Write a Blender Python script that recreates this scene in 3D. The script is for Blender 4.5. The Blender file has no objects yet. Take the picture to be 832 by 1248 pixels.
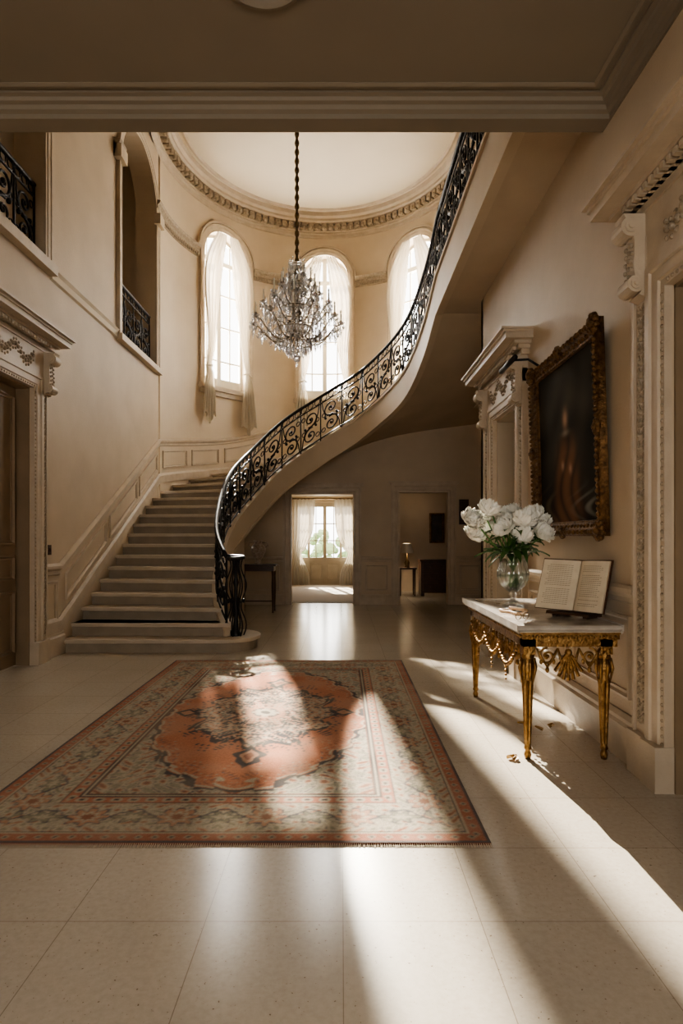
import bpy, math, random
import numpy as np
from mathutils import Vector, Matrix
random.seed(7)
rng=np.random.RandomState(3)
S=bpy.context.scene
pi=math.pi
sin,cos=math.sin,math.cos

# ------------------------------------------------------------------ materials
def newmat(name):
    m=bpy.data.materials.new(name); m.use_nodes=True
    nt=m.node_tree; b=nt.nodes['Principled BSDF']
    return m,nt,b
def M(name,c1,c2=None,scale=4,rough=.6,metal=0,bump=0,bscale=40,spec=.5,stretch=(1,1,1)):
    m,nt,b=newmat(name)
    N=nt.nodes; L=nt.links
    b.inputs['Roughness'].default_value=rough
    b.inputs['Metallic'].default_value=metal
    b.inputs['Specular IOR Level'].default_value=spec
    tc=N.new('ShaderNodeTexCoord'); mp=N.new('ShaderNodeMapping'); mp.inputs['Scale'].default_value=stretch
    L.new(tc.outputs['Object'],mp.inputs[0])
    if c2 is None: c2=tuple(x*.85 for x in c1)
    n=N.new('ShaderNodeTexNoise'); n.inputs['Scale'].default_value=scale; n.inputs['Detail'].default_value=6
    r=N.new('ShaderNodeValToRGB'); r.color_ramp.elements[0].position=.3; r.color_ramp.elements[1].position=.7
    r.color_ramp.elements[0].color=(*c2,1); r.color_ramp.elements[1].color=(*c1,1)
    L.new(mp.outputs[0],n.inputs['Vector']); L.new(n.outputs['Fac'],r.inputs[0]); L.new(r.outputs[0],b.inputs['Base Color'])
    if bump:
        n2=N.new('ShaderNodeTexNoise'); n2.inputs['Scale'].default_value=bscale; n2.inputs['Detail'].default_value=4
        L.new(mp.outputs[0],n2.inputs['Vector'])
        bp=N.new('ShaderNodeBump'); bp.inputs['Strength'].default_value=bump; bp.inputs['Distance'].default_value=.02
        L.new(n2.outputs['Fac'],bp.inputs['Height']); L.new(bp.outputs[0],b.inputs['Normal'])
    return m
plaster=M('plaster',(.575,.465,.335),(.49,.39,.275),1.6,.6,bump=.15,bscale=60)
plaster_up=M('plaster_upper',(.61,.505,.37),(.545,.44,.315),1.6,.55,bump=.1,bscale=60)
trimm=M('stone_trim',(.55,.455,.34),(.46,.375,.275),6,.5,bump=.15,bscale=50)
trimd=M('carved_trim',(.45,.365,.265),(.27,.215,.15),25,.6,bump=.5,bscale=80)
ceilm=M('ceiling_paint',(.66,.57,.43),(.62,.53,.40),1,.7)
ceilf=M('ceiling_front_paint',(.25,.205,.15),(.22,.18,.13),1,.7)  # darkened colour puts the front ceiling's lack of light into the paint
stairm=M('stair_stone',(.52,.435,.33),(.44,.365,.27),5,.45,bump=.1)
riserm=M('stair_riser_stone',(.32,.26,.19),(.26,.21,.15),5,.55,bump=.1)  # stair stone darkened, shade on the risers put into its colour
doorm=M('door_paint',(.27,.19,.115),(.21,.15,.09),3,.5)
doorl=M('door_paint_light',(.50,.42,.32),(.45,.38,.28),3,.5)
whitew=M('window_wood',(.60,.55,.46),(.55,.5,.4),5,.5)
iron=M('wrought_iron',(.014,.013,.014),(.022,.02,.02),20,.42,metal=.6)
gold=M('gilt',(.42,.255,.10),(.17,.09,.03),22,.38,metal=1,bump=.5,bscale=60)
goldd=M('gilt_frame',(.26,.145,.058),(.07,.038,.016),26,.42,metal=.8,bump=.7,bscale=60)
marble=M('marble_top',(.50,.46,.41),(.33,.29,.25),7,.15)
wood=M('dark_wood',(.08,.038,.018),(.045,.02,.01),8,.35,stretch=(1,1,6))
paper=M('paper',(.68,.59,.44),(.60,.50,.36),12,.8)
ink=M('ink',(.28,.22,.16),None,5,.9)
leather=M('leather',(.10,.04,.016),(.05,.02,.009),30,.5,bump=.3)
petal=M('peony_petal',(.90,.88,.81),(.82,.80,.69),5,.6)
leaf=M('leaf_green',(.06,.15,.03),(.03,.08,.015),12,.5)
stem=M('stem_green',(.10,.22,.05),None,8,.5)
candle=M('candle_wax',(.85,.82,.74),None,5,.5)
ceram=M('ceramic',(.5,.42,.33),(.25,.17,.12),30,.3)
brass=M('aged_brass',(.24,.165,.08),(.12,.08,.04),20,.35,metal=.9)
silver=M('silvered_brass',(.5,.46,.40),(.3,.27,.22),20,.25,metal=.9)
gcloth=M('drape_cloth',(.74,.68,.58),(.64,.58,.48),4,.8)
beadm=M('bead',(.72,.52,.34),(.5,.32,.18),20,.25)
shrub=M('shrub_leaf',(.30,.40,.22),(.14,.22,.10),30,.7,bump=.5)
carpet=M('carpet_beige',(.45,.39,.31),(.4,.34,.27),60,.9)
grndm=M('terrace_stone',(.5,.46,.4),None,4,.8)

def glassmat(name,col=(1,1,1),tr=.35,mixg=.0,rough=.02,dif=0):
    m=bpy.data.materials.new(name); m.use_nodes=True; nt=m.node_tree; N=nt.nodes; N.clear(); L=nt.links
    o=N.new('ShaderNodeOutputMaterial'); g=N.new('ShaderNodeBsdfGlass'); g.inputs['Color'].default_value=(*col,1); g.inputs['Roughness'].default_value=rough; g.inputs['IOR'].default_value=1.5
    t=N.new('ShaderNodeBsdfTransparent'); t.inputs[0].default_value=(*col,1)
    gl=N.new('ShaderNodeBsdfGlossy'); gl.inputs['Roughness'].default_value=.10
    df=N.new('ShaderNodeBsdfTranslucent'); df.inputs[0].default_value=(.95,.94,.92,1)
    def mix(a,b,f):
        x=N.new('ShaderNodeMixShader'); x.inputs[0].default_value=f; L.new(a,x.inputs[1]); L.new(b,x.inputs[2]); return x.outputs[0]
    r=mix(g.outputs[0],t.outputs[0],tr)
    if mixg: r=mix(r,gl.outputs[0],mixg)
    if dif: r=mix(r,df.outputs[0],dif)
    L.new(r,o.inputs[0])
    return m
glass=glassmat('clear_glass',(.97,.98,.97),.35,.06)
crystal=glassmat('crystal',(.99,.99,1),.45,.34,.03,.22)
def sheermat(name,dc,tcol,trf):
    m=bpy.data.materials.new(name); m.use_nodes=True; nt=m.node_tree; N=nt.nodes; N.clear(); L=nt.links
    o=N.new('ShaderNodeOutputMaterial')
    d=N.new('ShaderNodeBsdfDiffuse'); d.inputs[0].default_value=(*dc,1)
    t=N.new('ShaderNodeBsdfTranslucent'); t.inputs[0].default_value=(*tcol,1)
    tr=N.new('ShaderNodeBsdfTransparent'); tr.inputs[0].default_value=(1,.97,.92,1)
    m1=N.new('ShaderNodeMixShader'); m1.inputs[0].default_value=.5
    m2=N.new('ShaderNodeMixShader'); m2.inputs[0].default_value=trf
    L.new(d.outputs[0],m1.inputs[1]); L.new(t.outputs[0],m1.inputs[2]); L.new(m1.outputs[0],m2.inputs[1]); L.new(tr.outputs[0],m2.inputs[2]); L.new(m2.outputs[0],o.inputs[0])
    return m
sheer=sheermat('sheer_curtain',(.92,.85,.72),(.36,.31,.24),.10)
voile=sheermat('voile_drape',(.86,.80,.70),(.30,.26,.20),.04)
def attrmat(name,rough=.9,spec=.2,bump=0,bscale=300):
    m,nt,b=newmat(name); a=nt.nodes.new('ShaderNodeVertexColor'); a.layer_name='Col'
    nt.links.new(a.outputs[0],b.inputs['Base Color']); b.inputs['Roughness'].default_value=rough; b.inputs['Specular IOR Level'].default_value=spec
    if bump:
        tc=nt.nodes.new('ShaderNodeTexCoord'); n=nt.nodes.new('ShaderNodeTexNoise'); n.inputs['Scale'].default_value=bscale
        bp=nt.nodes.new('ShaderNodeBump'); bp.inputs['Strength'].default_value=bump; bp.inputs['Distance'].default_value=.01
        nt.links.new(tc.outputs['Object'],n.inputs['Vector']); nt.links.new(n.outputs[0],bp.inputs['Height']); nt.links.new(bp.outputs[0],b.inputs['Normal'])
    return m
def floormat():
    m,nt,b=newmat('travertine_tiles'); N=nt.nodes; L=nt.links
    tc=N.new('ShaderNodeTexCoord'); mp=N.new('ShaderNodeMapping'); mp.inputs['Location'].default_value=(-.006+5.2,-.12+5.2,0)
    L.new(tc.outputs['Object'],mp.inputs[0])
    br=N.new('ShaderNodeTexBrick'); br.offset=0; br.squash=1
    br.inputs['Scale'].default_value=1; br.inputs['Brick Width'].default_value=.52; br.inputs['Row Height'].default_value=.52
    br.inputs['Mortar Size'].default_value=.0018; br.inputs['Mortar Smooth'].default_value=.1
    br.inputs['Color1'].default_value=(.535,.475,.395,1); br.inputs['Color2'].default_value=(.505,.45,.375,1); br.inputs['Mortar'].default_value=(.32,.27,.21,1)
    L.new(mp.outputs[0],br.inputs['Vector'])
    def mul(a,bb,f=1):
        mx=N.new('ShaderNodeMixRGB'); mx.blend_type='MULTIPLY'; mx.inputs[0].default_value=f; L.new(a,mx.inputs[1]); L.new(bb,mx.inputs[2]); return mx.outputs[0]
    def ramp(src,p0,c0,p1,c1):
        r=N.new('ShaderNodeValToRGB'); r.color_ramp.elements[0].position=p0; r.color_ramp.elements[0].color=(*c0,1); r.color_ramp.elements[1].position=p1; r.color_ramp.elements[1].color=(*c1,1); L.new(src,r.inputs[0]); return r.outputs[0]
    def noise(sc,det,rg=.5,st=(1,1,1)):
        mq=N.new('ShaderNodeMapping'); mq.inputs['Scale'].default_value=st; L.new(tc.outputs['Object'],mq.inputs[0])
        n=N.new('ShaderNodeTexNoise'); n.inputs['Scale'].default_value=sc; n.inputs['Detail'].default_value=det; n.inputs['Roughness'].default_value=rg; L.new(mq.outputs[0],n.inputs['Vector']); return n.outputs['Fac']
    c=mul(br.outputs['Color'],ramp(noise(1.5,3,.5),.25,(.93,.92,.90),.75,(1.0,1.0,1.0)))
    c=mul(c,ramp(noise(40,4,.6),.3,(.90,.885,.86),.62,(1,1,1)))
    c=mul(c,ramp(noise(20,4,.72,(1,1.7,1)),.288,(.16,.12,.085),.312,(1,1,1)))
    c=mul(c,ramp(noise(80,2,.5),.27,(.42,.35,.28),.30,(1,1,1)))
    L.new(c,b.inputs['Base Color'])
    b.inputs['Roughness'].default_value=.19
    b.inputs['Specular IOR Level'].default_value=.48
    return m
floorm=floormat()

# ------------------------------------------------------------------ mesh tools
def empty(name,loc=(0,0,0),rotz=0,parent=None):
    e=bpy.data.objects.new(name,None); e.empty_display_size=.1
    S.collection.objects.link(e); e.location=loc; e.rotation_euler=(0,0,rotz)
    if parent: e.parent=parent
    return e
class MB:
    def __init__(s): s.v=[]; s.f=[]
    def add(s,vs,fs):
        o=len(s.v); s.v+=[tuple(v) for v in vs]; s.f+=[tuple(i+o for i in f) for f in fs]; return s
    def box(s,x0,x1,y0,y1,z0,z1):
        return s.mbox(lambda u,v,d:(u,d,v),x0,x1,z0,z1,y0,y1)
    def mbox(s,mf,u0,u1,v0,v1,d0,d1,nu=1):
        vs=[];fs=[]
        for i in range(nu+1):
            u=u0+(u1-u0)*i/nu
            vs+=[mf(u,v0,d0),mf(u,v1,d0),mf(u,v1,d1),mf(u,v0,d1)]
        for i in range(nu):
            a=4*i
            for k in range(4): fs.append((a+k,a+(k+1)%4,a+4+(k+1)%4,a+4+k))
        fs.append((0,1,2,3)); fs.append((4*nu+3,4*nu+2,4*nu+1,4*nu))
        return s.add(vs,fs)
    def prism(s,mf,poly,u0,u1):
        n=len(poly); vs=[mf(u0,v,d) for d,v in poly]+[mf(u1,v,d) for d,v in poly]
        fs=[tuple(range(n)),tuple(range(2*n-1,n-1,-1))]+[(i,(i+1)%n,n+(i+1)%n,n+i) for i in range(n)]
        return s.add(vs,fs)
    def _miter(s,pts,i,closed,n):
        p=pts[i]; a=pts[i-1] if (closed or i>0) else None; b=pts[(i+1)%n] if (closed or i<n-1) else None
        def nn(a,b):
            dx,dy=b[0]-a[0],b[1]-a[1]; l=math.hypot(dx,dy) or 1; return (-dy/l,dx/l)
        if a is None: return nn(p,b),1
        if b is None: return nn(a,p),1
        n1=nn(a,p); n2=nn(p,b); mx,my=n1[0]+n2[0],n1[1]+n2[1]; l=math.hypot(mx,my) or 1; m=(mx/l,my/l)
        return m,1/max(.4,m[0]*n1[0]+m[1]*n1[1])
    def frame(s,mf,pts,prof,closed=True):
        n=len(pts); P=len(prof); vs=[]
        for i,p in enumerate(pts):
            m,k=s._miter(pts,i,closed,n)
            for o,d in prof: vs.append(mf(p[0]+m[0]*o*k,p[1]+m[1]*o*k,d))
        fs=[]
        for i in range(n if closed else n-1):
            j=(i+1)%n
            for q in range(P-1): fs.append((i*P+q,i*P+q+1,j*P+q+1,j*P+q))
        return s.add(vs,fs)
    def sweep(s,path,prof,closed=False):
        n=len(path); P=len(prof); vs=[]
        for i,p in enumerate(path):
            m,k=s._miter(path,i,closed,n)
            for o,h in prof: vs.append((p[0]+m[0]*o*k,p[1]+m[1]*o*k,p[2]+h))
        fs=[]
        for i in range(n if closed else n-1):
            j=(i+1)%n
            for q in range(P-1): fs.append((i*P+q,i*P+q+1,j*P+q+1,j*P+q))
        if not closed: fs+= [tuple(range(P)),tuple((n-1)*P+q for q in range(P-1,-1,-1))]
        return s.add(vs,fs)
    def lathe(s,prof,c=(0,0,0),n=16,sx=1,sy=1,mod=None):
        vs=[];fs=[]
        for r,z in prof:
            for k in range(n):
                t=2*pi*k/n; q=r*(mod(t,z) if mod else 1)
                vs.append((c[0]+q*sx*cos(t),c[1]+q*sy*sin(t),c[2]+z))
        for i in range(len(prof)-1):
            for k in range(n): fs.append((i*n+k,i*n+(k+1)%n,(i+1)*n+(k+1)%n,(i+1)*n+k))
        return s.add(vs,fs)
    def ball(s,c,r,n=8,m=6,sc=(1,1,1)):
        return s.add(*ballgeo(c,r,n,m,sc))
    def octa(s,c,r,h):
        x,y,z=c; a=random.random()*3
        vs=[(x,y,z+h*.35),(x,y,z-h*.65)]+[(x+r*cos(a+k*pi/2),y+r*sin(a+k*pi/2),z) for k in range(4)]
        return s.add(vs,[(0,2+k,2+(k+1)%4) for k in range(4)]+[(1,2+(k+1)%4,2+k) for k in range(4)])
    def tube(s,pts,r,n=5,cap=True):
        pts=[Vector(p) for p in pts]; L=len(pts)
        if L<2: return s
        rs=r if isinstance(r,(list,tuple)) else [r]*L
        T=[]
        for i in range(L):
            t=(pts[min(i+1,L-1)]-pts[max(i-1,0)])
            T.append(t.normalized() if t.length>1e-9 else Vector((0,0,1)))
        ref=Vector((0,0,1)) if abs(T[0].z)<.9 else Vector((1,0,0))
        nrm=T[0].cross(ref).normalized(); vs=[]
        for i in range(L):
            nrm=(nrm-T[i]*nrm.dot(T[i]))
            if nrm.length<1e-6: nrm=T[i].orthogonal()
            nrm.normalize(); b=T[i].cross(nrm)
            for k in range(n):
                a=2*pi*k/n; vs.append(pts[i]+(nrm*cos(a)+b*sin(a))*rs[i])
        fs=[(i*n+k,i*n+(k+1)%n,(i+1)*n+(k+1)%n,(i+1)*n+k) for i in range(L-1) for k in range(n)]
        if cap: fs+=[tuple(range(n-1,-1,-1)),tuple((L-1)*n+k for k in range(n))]
        return s.add(vs,fs)
    def obj(s,name,mat,parent=None,smooth=False,bevel=0):
        me=bpy.data.meshes.new(name); me.from_pydata(s.v,[],s.f); me.update()
        if smooth: me.polygons.foreach_set('use_smooth',[True]*len(me.polygons))
        me.materials.append(mat)
        o=bpy.data.objects.new(name,me); S.collection.objects.link(o)
        if parent: o.parent=parent
        if bevel:
            b=o.modifiers.new('bevel','BEVEL'); b.width=bevel; b.segments=2; b.limit_method='ANGLE'
        return o
def ballgeo(c,r,n=8,m=6,sc=(1,1,1)):
    vs=[(c[0],c[1],c[2]-r*sc[2])]
    for i in range(1,m):
        p=-pi/2+pi*i/m
        for k in range(n):
            t=2*pi*k/n; vs.append((c[0]+r*sc[0]*cos(p)*cos(t),c[1]+r*sc[1]*cos(p)*sin(t),c[2]+r*sc[2]*sin(p)))
    vs.append((c[0],c[1],c[2]+r*sc[2])); top=len(vs)-1
    fs=[(0,1+(k+1)%n,1+k) for k in range(n)]
    for i in range(m-2):
        for k in range(n): a=1+i*n; fs.append((a+k,a+(k+1)%n,a+n+(k+1)%n,a+n+k))
    a=1+(m-2)*n; fs+=[(a+k,a+(k+1)%n,top) for k in range(n)]
    return vs,fs
def hermite(kn,vals):
    kn=list(kn); V=[np.array(v,float) for v in vals]; n=len(kn); T=[]
    for i in range(n):
        if i==0: T.append((V[1]-V[0])/(kn[1]-kn[0]))
        elif i==n-1: T.append((V[-1]-V[-2])/(kn[-1]-kn[-2]))
        else: T.append(((V[i+1]-V[i])/(kn[i+1]-kn[i])*(kn[i]-kn[i-1])+(V[i]-V[i-1])/(kn[i]-kn[i-1])*(kn[i+1]-kn[i]))/(kn[i+1]-kn[i-1]))
    def f(x):
        x=min(max(x,kn[0]),kn[-1]); i=0
        while i<n-2 and x>kn[i+1]: i+=1
        h=kn[i+1]-kn[i]; t=(x-kn[i])/h
        return (2*t**3-3*t*t+1)*V[i]+(t**3-2*t*t+t)*h*T[i]+(-2*t**3+3*t*t)*V[i+1]+(t**3-t*t)*h*T[i+1]
    return f

def wall(name,mf,u0,u1,z0f,z1f,holes,thick,mat,du=1.0):
    if not callable(z0f): z0=z0f; z0f=lambda u:z0
    if not callable(z1f): z1=z1f; z1f=lambda u:z1
    us=set(np.round(np.linspace(u0,u1,max(2,int(abs(u1-u0)/du)+1)),5))
    for a,b,zb,zs,ar in holes:
        us|={round(a,5),round(b,5)}
        if ar:
            r=(b-a)/2
            us|={round((a+b)/2-r*cos(pi*k/24),5) for k in range(25)}
    us=sorted(u for u in us if u0-1e-6<=u<=u1+1e-6)
    def top(h,u):
        a,b,zb,zs,ar=h
        if not ar: return zs
        r=(b-a)/2; return zs+math.sqrt(max(0,r*r-(u-(a+b)/2)**2))
    mb=MB()
    for i in range(len(us)-1):
        a,b=us[i],us[i+1]
        if b-a<1e-5: continue
        mid=(a+b)/2
        hs=sorted([h for h in holes if h[0]<mid<h[1]],key=lambda h:h[2])
        ca,cb=z0f(a),z0f(b)
        def q(la,lb,ha,hb):
            if ha-la<1e-4 and hb-lb<1e-4: return
            for d in (0,-thick):
                mb.add([mf(a,la,d),mf(b,lb,d),mf(b,hb,d),mf(a,ha,d)],[(0,1,2,3)])
        for h in hs:
            if h[2]>ca: q(ca,cb,h[2],h[2])
            if h[2]>0.01: mb.add([mf(a,h[2],0),mf(b,h[2],0),mf(b,h[2],-thick),mf(a,h[2],-thick)],[(0,1,2,3)])
            ta,tb=top(h,a),top(h,b)
            mb.add([mf(a,ta,0),mf(b,tb,0),mf(b,tb,-thick),mf(a,ta,-thick)],[(0,1,2,3)])
            ca,cb=ta,tb
        q(ca,cb,z1f(a),z1f(b))
    for a,b,zb,zs,ar in holes:
        for u in (a,b): mb.add([mf(u,zb,0),mf(u,zs,0),mf(u,zs,-thick),mf(u,zb,-thick)],[(0,1,2,3)])
    for u in (us[0],us[-1]):
        mb.add([mf(u,z0f(u),0),mf(u,z1f(u),0),mf(u,z1f(u),-thick),mf(u,z0f(u),-thick)],[(0,1,2,3)])
    return mb.obj(name,mat)

LX=-3.52; RX=1.87; BY=12.6; HY=4.17; CZ=4.46
CX,CY,ERX,ERY,RR=-.42,11.2,3.1,3.2,3.15
def LM(u,v,d): return (LX+d,u,v)
def RW(u,v,d): return (RX-d,u,v)
def BM(u,v,d): return (u,BY-d,v)
def RO(u,v,d):
    t=u/RR; nx,ny=cos(t)/ERX,sin(t)/ERY; l=math.hypot(nx,ny)
    return (CX+ERX*cos(t)-nx/l*d, CY+ERY*sin(t)-ny/l*d, v)
def rad(d): return math.radians(d)*RR

# ------------------------------------------------------------------ shell
fl=MB(); fl.box(-6.2,4.2,-3.3,18.3,-.15,0); fl.obj('floor',floorm)
wall('wall_left',LM,-3,11.2,0,9.3,[(5.2,6.6,0,3.15,False),(4.3,6.88,4.72,8.8,False),(9.27,11.0,4.65,7.5,True)],.35,plaster)
zb=hermite([0,rad(35),rad(55),rad(75),rad(97),rad(115),rad(137),rad(167),rad(180)],[[4.4],[4.0],[3.75],[3.5],[3.2],[2.85],[2.5],[2.1],[1.85]])
WHW=.60; WZB=4.85; WZS=7.82
WC=[rad(137),rad(90),rad(46.5)]
wall('wall_rotunda',RO,0,rad(180),lambda u:float(zb(u)[0]),9.3,[(c-WHW,c+WHW,WZB,WZS,True) for c in WC],.35,plaster_up,.1)
MB().box(LX-.35,LX,11.2,BY+.1,0,1.9).obj('wall_left_lower',plaster)
wall('wall_right',RW,-3,7.8,0,4.60,[(2.0,3.3,0,2.88,False),(6.15,7.06,0,2.86,False)],.35,plaster)
MB().box(RX,3.45,7.7,7.8,0,4.7).obj('wall_right_return',plaster)
MB().box(3.1,3.4,7.8,BY+.2,0,4.7).obj('wall_alcove',plaster)
MB().box(3.1,3.4,HY,11.2,4.62,9.3).obj('wall_gallery',plaster_up)
MB().box(2.6,3.4,11.2,11.5,4.0,9.3).obj('wall_gallery_end',plaster_up)
def RE(u,v,d): return (u,-3+d,v)
wall('wall_rear',RE,-3.9,3.4,0,4.7,[(-2.6,-.9,1.0,3.4,False),(-.3,1.4,1.0,3.4,False)],.3,plaster)
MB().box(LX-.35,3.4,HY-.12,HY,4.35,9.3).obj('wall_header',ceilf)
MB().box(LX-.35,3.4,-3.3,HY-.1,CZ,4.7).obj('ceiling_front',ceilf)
MB().box(-6,3.6,HY-.1,14.9,9.3,9.5).obj('ceiling_rotunda',ceilm)
MB().box(-5.8,LX-.35,HY,11.4,4.5,4.64).obj('floor_corridor',stairm)
MB().box(-5.9,-5.7,HY,11.5,4.6,9.3).obj('wall_corridor_left',plaster)
MB().box(-5.8,LX-.3,11.3,11.5,4.5,9.3).obj('wall_corridor_end',plaster)
MB().box(-5.8,LX-.3,HY-.1,HY+.05,4.5,9.3).obj('wall_corridor_front',plaster)
D1=(-1.08,.25); D2=(1.26,2.29)
# ------------------------------------------------------------------ stair definition
NR=30; RISE=.168
fin=hermite([0,1.2,3,5.5,9.5,12,16.5,20,22.8,25.5,28,30],
 [(-1.30,7.35),(-1.50,7.6),(-1.72,8.05),(-1.83,8.7),(-1.82,9.8),(-1.62,10.5),(-1.02,11.25),(-.25,11.62),(.50,11.5),(1.13,10.45),(1.33,9.2),(1.37,8.2)])
fout=hermite([0,6,12,14,16.5,18.5,20.5,22.5,24,25.5,27,30],
 [(-3.55,7.35),(-3.55,9.12),(-3.56,10.9),(-3.52,11.95),(-2.76,13.45),(-1.75,14.2),(-.8,14.48),(.42,14.38),(1.7,13.8),(2.95,12.6),(3.1,11.2),(3.1,8.2)])
def zbot(n): return max(0,RISE*n-.36-.08*max(0,(n-24)/6))
top=[]
for i in range(0,241):
    n=12+i*15/240.; a=fin(n); b=fout(n)
    if b[1]>BY>a[1]:
        s=(BY-a[1])/(b[1]-a[1]); top.append((a[0]+s*(b[0]-a[0]),zbot(n)+.03))
top.sort(); tx=[p[0] for p in top]; tz=[p[1] for p in top]
def btop(u): return float(np.interp(u,tx,tz,left=1.9,right=4.35))
wall('wall_back',BM,-3.6,3.4,0,btop,[(D1[0],D1[1],0,2.38,False),(D2[0],D2[1],0,2.42,False)],.16,plaster,.15)
wall('wall_garden',lambda u,v,d:(u,17.75-d,v),-1.7,.85,0,2.75,[(-1.38,.36,0,2.5,False)],.2,plaster)
MB().box(-1.85,-1.7,BY+.16,17.9,0,2.75).obj('wall_salon_left',plaster)
MB().box(.75,.9,BY+.16,17.9,0,2.75).obj('wall_partition',plaster)
MB().box(3.2,3.4,BY+.1,15.8,0,2.75).obj('wall_study_right',plaster)
MB().box(.8,3.3,15.6,15.8,0,2.75).obj('wall_study_back',plaster)
MB().box(-1.85,3.4,BY+.16,18,2.7,2.8).obj('ceiling_salon',ceilm)
MB().box(-1.7,.75,BY+.3,17.7,0,.012).obj('carpet',carpet)
MB().box(-8,8,18.3,30,-.2,-.05).obj('ground_terrace',grndm)

# ------------------------------------------------------------------ staircase
st=empty('curved_staircase')
steps=MB(); ris=MB()
def P3(p,z): return (p[0],p[1],z)
for k in range(2,NR+1):
    z=RISE*k; n0,n1=k-1,k
    a0=fin(n0);b0=fout(n0);a1=fin(n1);b1=fout(n1)
    fa=fin(max(0,n0-.35)); fb=fout(max(0,n0-.12)); fa=a0+(fa-a0)/max(1e-6,np.linalg.norm(fa-a0))*.05; fb=b0+(fb-b0)/max(1e-6,np.linalg.norm(fb-b0))*.05
    vs=[P3(fa,z),P3(fb,z),P3(b1,z),P3(a1,z),P3(fa,z-.05),P3(fb,z-.05),P3(b1,z-.05),P3(a1,z-.05)]
    steps.add(vs,[(0,1,2,3),(4,7,6,5),(0,4,5,1),(1,5,6,2),(2,6,7,3),(3,7,4,0)])
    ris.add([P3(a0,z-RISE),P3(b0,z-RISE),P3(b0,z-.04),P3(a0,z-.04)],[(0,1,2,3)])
def curtail(mb,z0,z1,yf,cx,r,off):
    pts=[(LX+.0,yf-off),(cx,yf-off)]
    for i in range(1,17):
        t=-pi/2+pi*i/16; pts.append((cx+(r+off)*cos(t),yf+r+(r+off)*sin(t)))
    pts.append((LX,yf+2*r))
    n=len(pts); mb.add([(x,y,z0) for x,y in pts]+[(x,y,z1) for x,y in pts],[tuple(range(n-1,-1,-1)),tuple(range(n,2*n))]+[(i,(i+1)%n,n+(i+1)%n,n+i) for i in range(n)])
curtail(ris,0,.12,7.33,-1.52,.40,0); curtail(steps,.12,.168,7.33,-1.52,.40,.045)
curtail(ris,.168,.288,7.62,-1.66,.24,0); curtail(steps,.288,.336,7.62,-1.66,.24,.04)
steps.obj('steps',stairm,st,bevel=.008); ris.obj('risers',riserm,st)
sof=MB(); NS=116
for i in range(NS):
    n0=1+29*i/NS; n1=1+29*(i+1)/NS
    a0,b0,a1,b1=fin(n0),fout(n0),fin(n1),fout(n1)
    K=6
    for k in range(K):
        s0,s1=k/K,(k+1)/K
        sof.add([P3(a0+(b0-a0)*s0,zbot(n0)),P3(a0+(b0-a0)*s1,zbot(n0)),P3(a1+(b1-a1)*s1,zbot(n1)),P3(a1+(b1-a1)*s0,zbot(n1))],[(0,1,2,3)])
sof.obj('soffit',plaster,st,smooth=True)
path=[(*fin(1+29*i/150),RISE*(1+29*i/150)) for i in range(151)]
gal=[(1.37,y,5.04) for y in np.arange(8.0,4.3,-.2)]+[(1.37,HY,5.04)]
full=path+gal
def bot(i):
    if i<151: n=1+29*i/150; return max(0,zbot(n))
    return 4.60
strg=MB()
def stringer(o0,o1,h0,h1,usebot):
    n=len(full); vs=[]
    for i,p in enumerate(full):
        a=full[max(0,i-1)]; b=full[min(n-1,i+1)]
        dx,dy=b[0]-a[0],b[1]-a[1]; l=math.hypot(dx,dy); nx,ny=dy/l,-dx/l
        zb_=bot(i)+h0 if usebot else p[2]+h0; zt_=p[2]+h1 if not usebot=='b' else bot(i)+h1
        vs+=[(p[0]+nx*o0,p[1]+ny*o0,zb_),(p[0]+nx*o1,p[1]+ny*o1,zb_),(p[0]+nx*o1,p[1]+ny*o1,zt_),(p[0]+nx*o0,p[1]+ny*o0,zt_)]
    fs=[(i*4+k,i*4+(k+1)%4,i*4+4+(k+1)%4,i*4+4+k) for i in range(n-1) for k in range(4)]
    fs+=[(0,1,2,3),(4*n-1,4*n-2,4*n-3,4*n-4)]
    strg.add(vs,fs)
stringer(-.05,.03,-.01,.09,True)
stringer(-.06,.06,.075,.12,False)
stringer(-.05,.05,-.02,.035,'b')
strg.obj('stringer',plaster_up,st,smooth=False)
enc=MB()
for i in range(0,52):
    a=path[i]; b=path[i+1]
    enc.add([(a[0],a[1],0),(b[0],b[1],0),(b[0],b[1],bot(i+1)+.02),(a[0],a[1],bot(i)+.02)],[(0,1,2,3)])
p=path[52]; 
enc.add([(p[0],p[1],0),(LX,p[1]+.1,0),(LX,p[1]+.1,bot(52)+.02),(p[0],p[1],bot(52)+.02)],[(0,1,2,3)])
enc.obj('under_stair_wall',plaster,st)
MB().box(1.40,3.12,HY,8.22,4.60,5.04).obj('gallery_slab',plaster,st)

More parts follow.
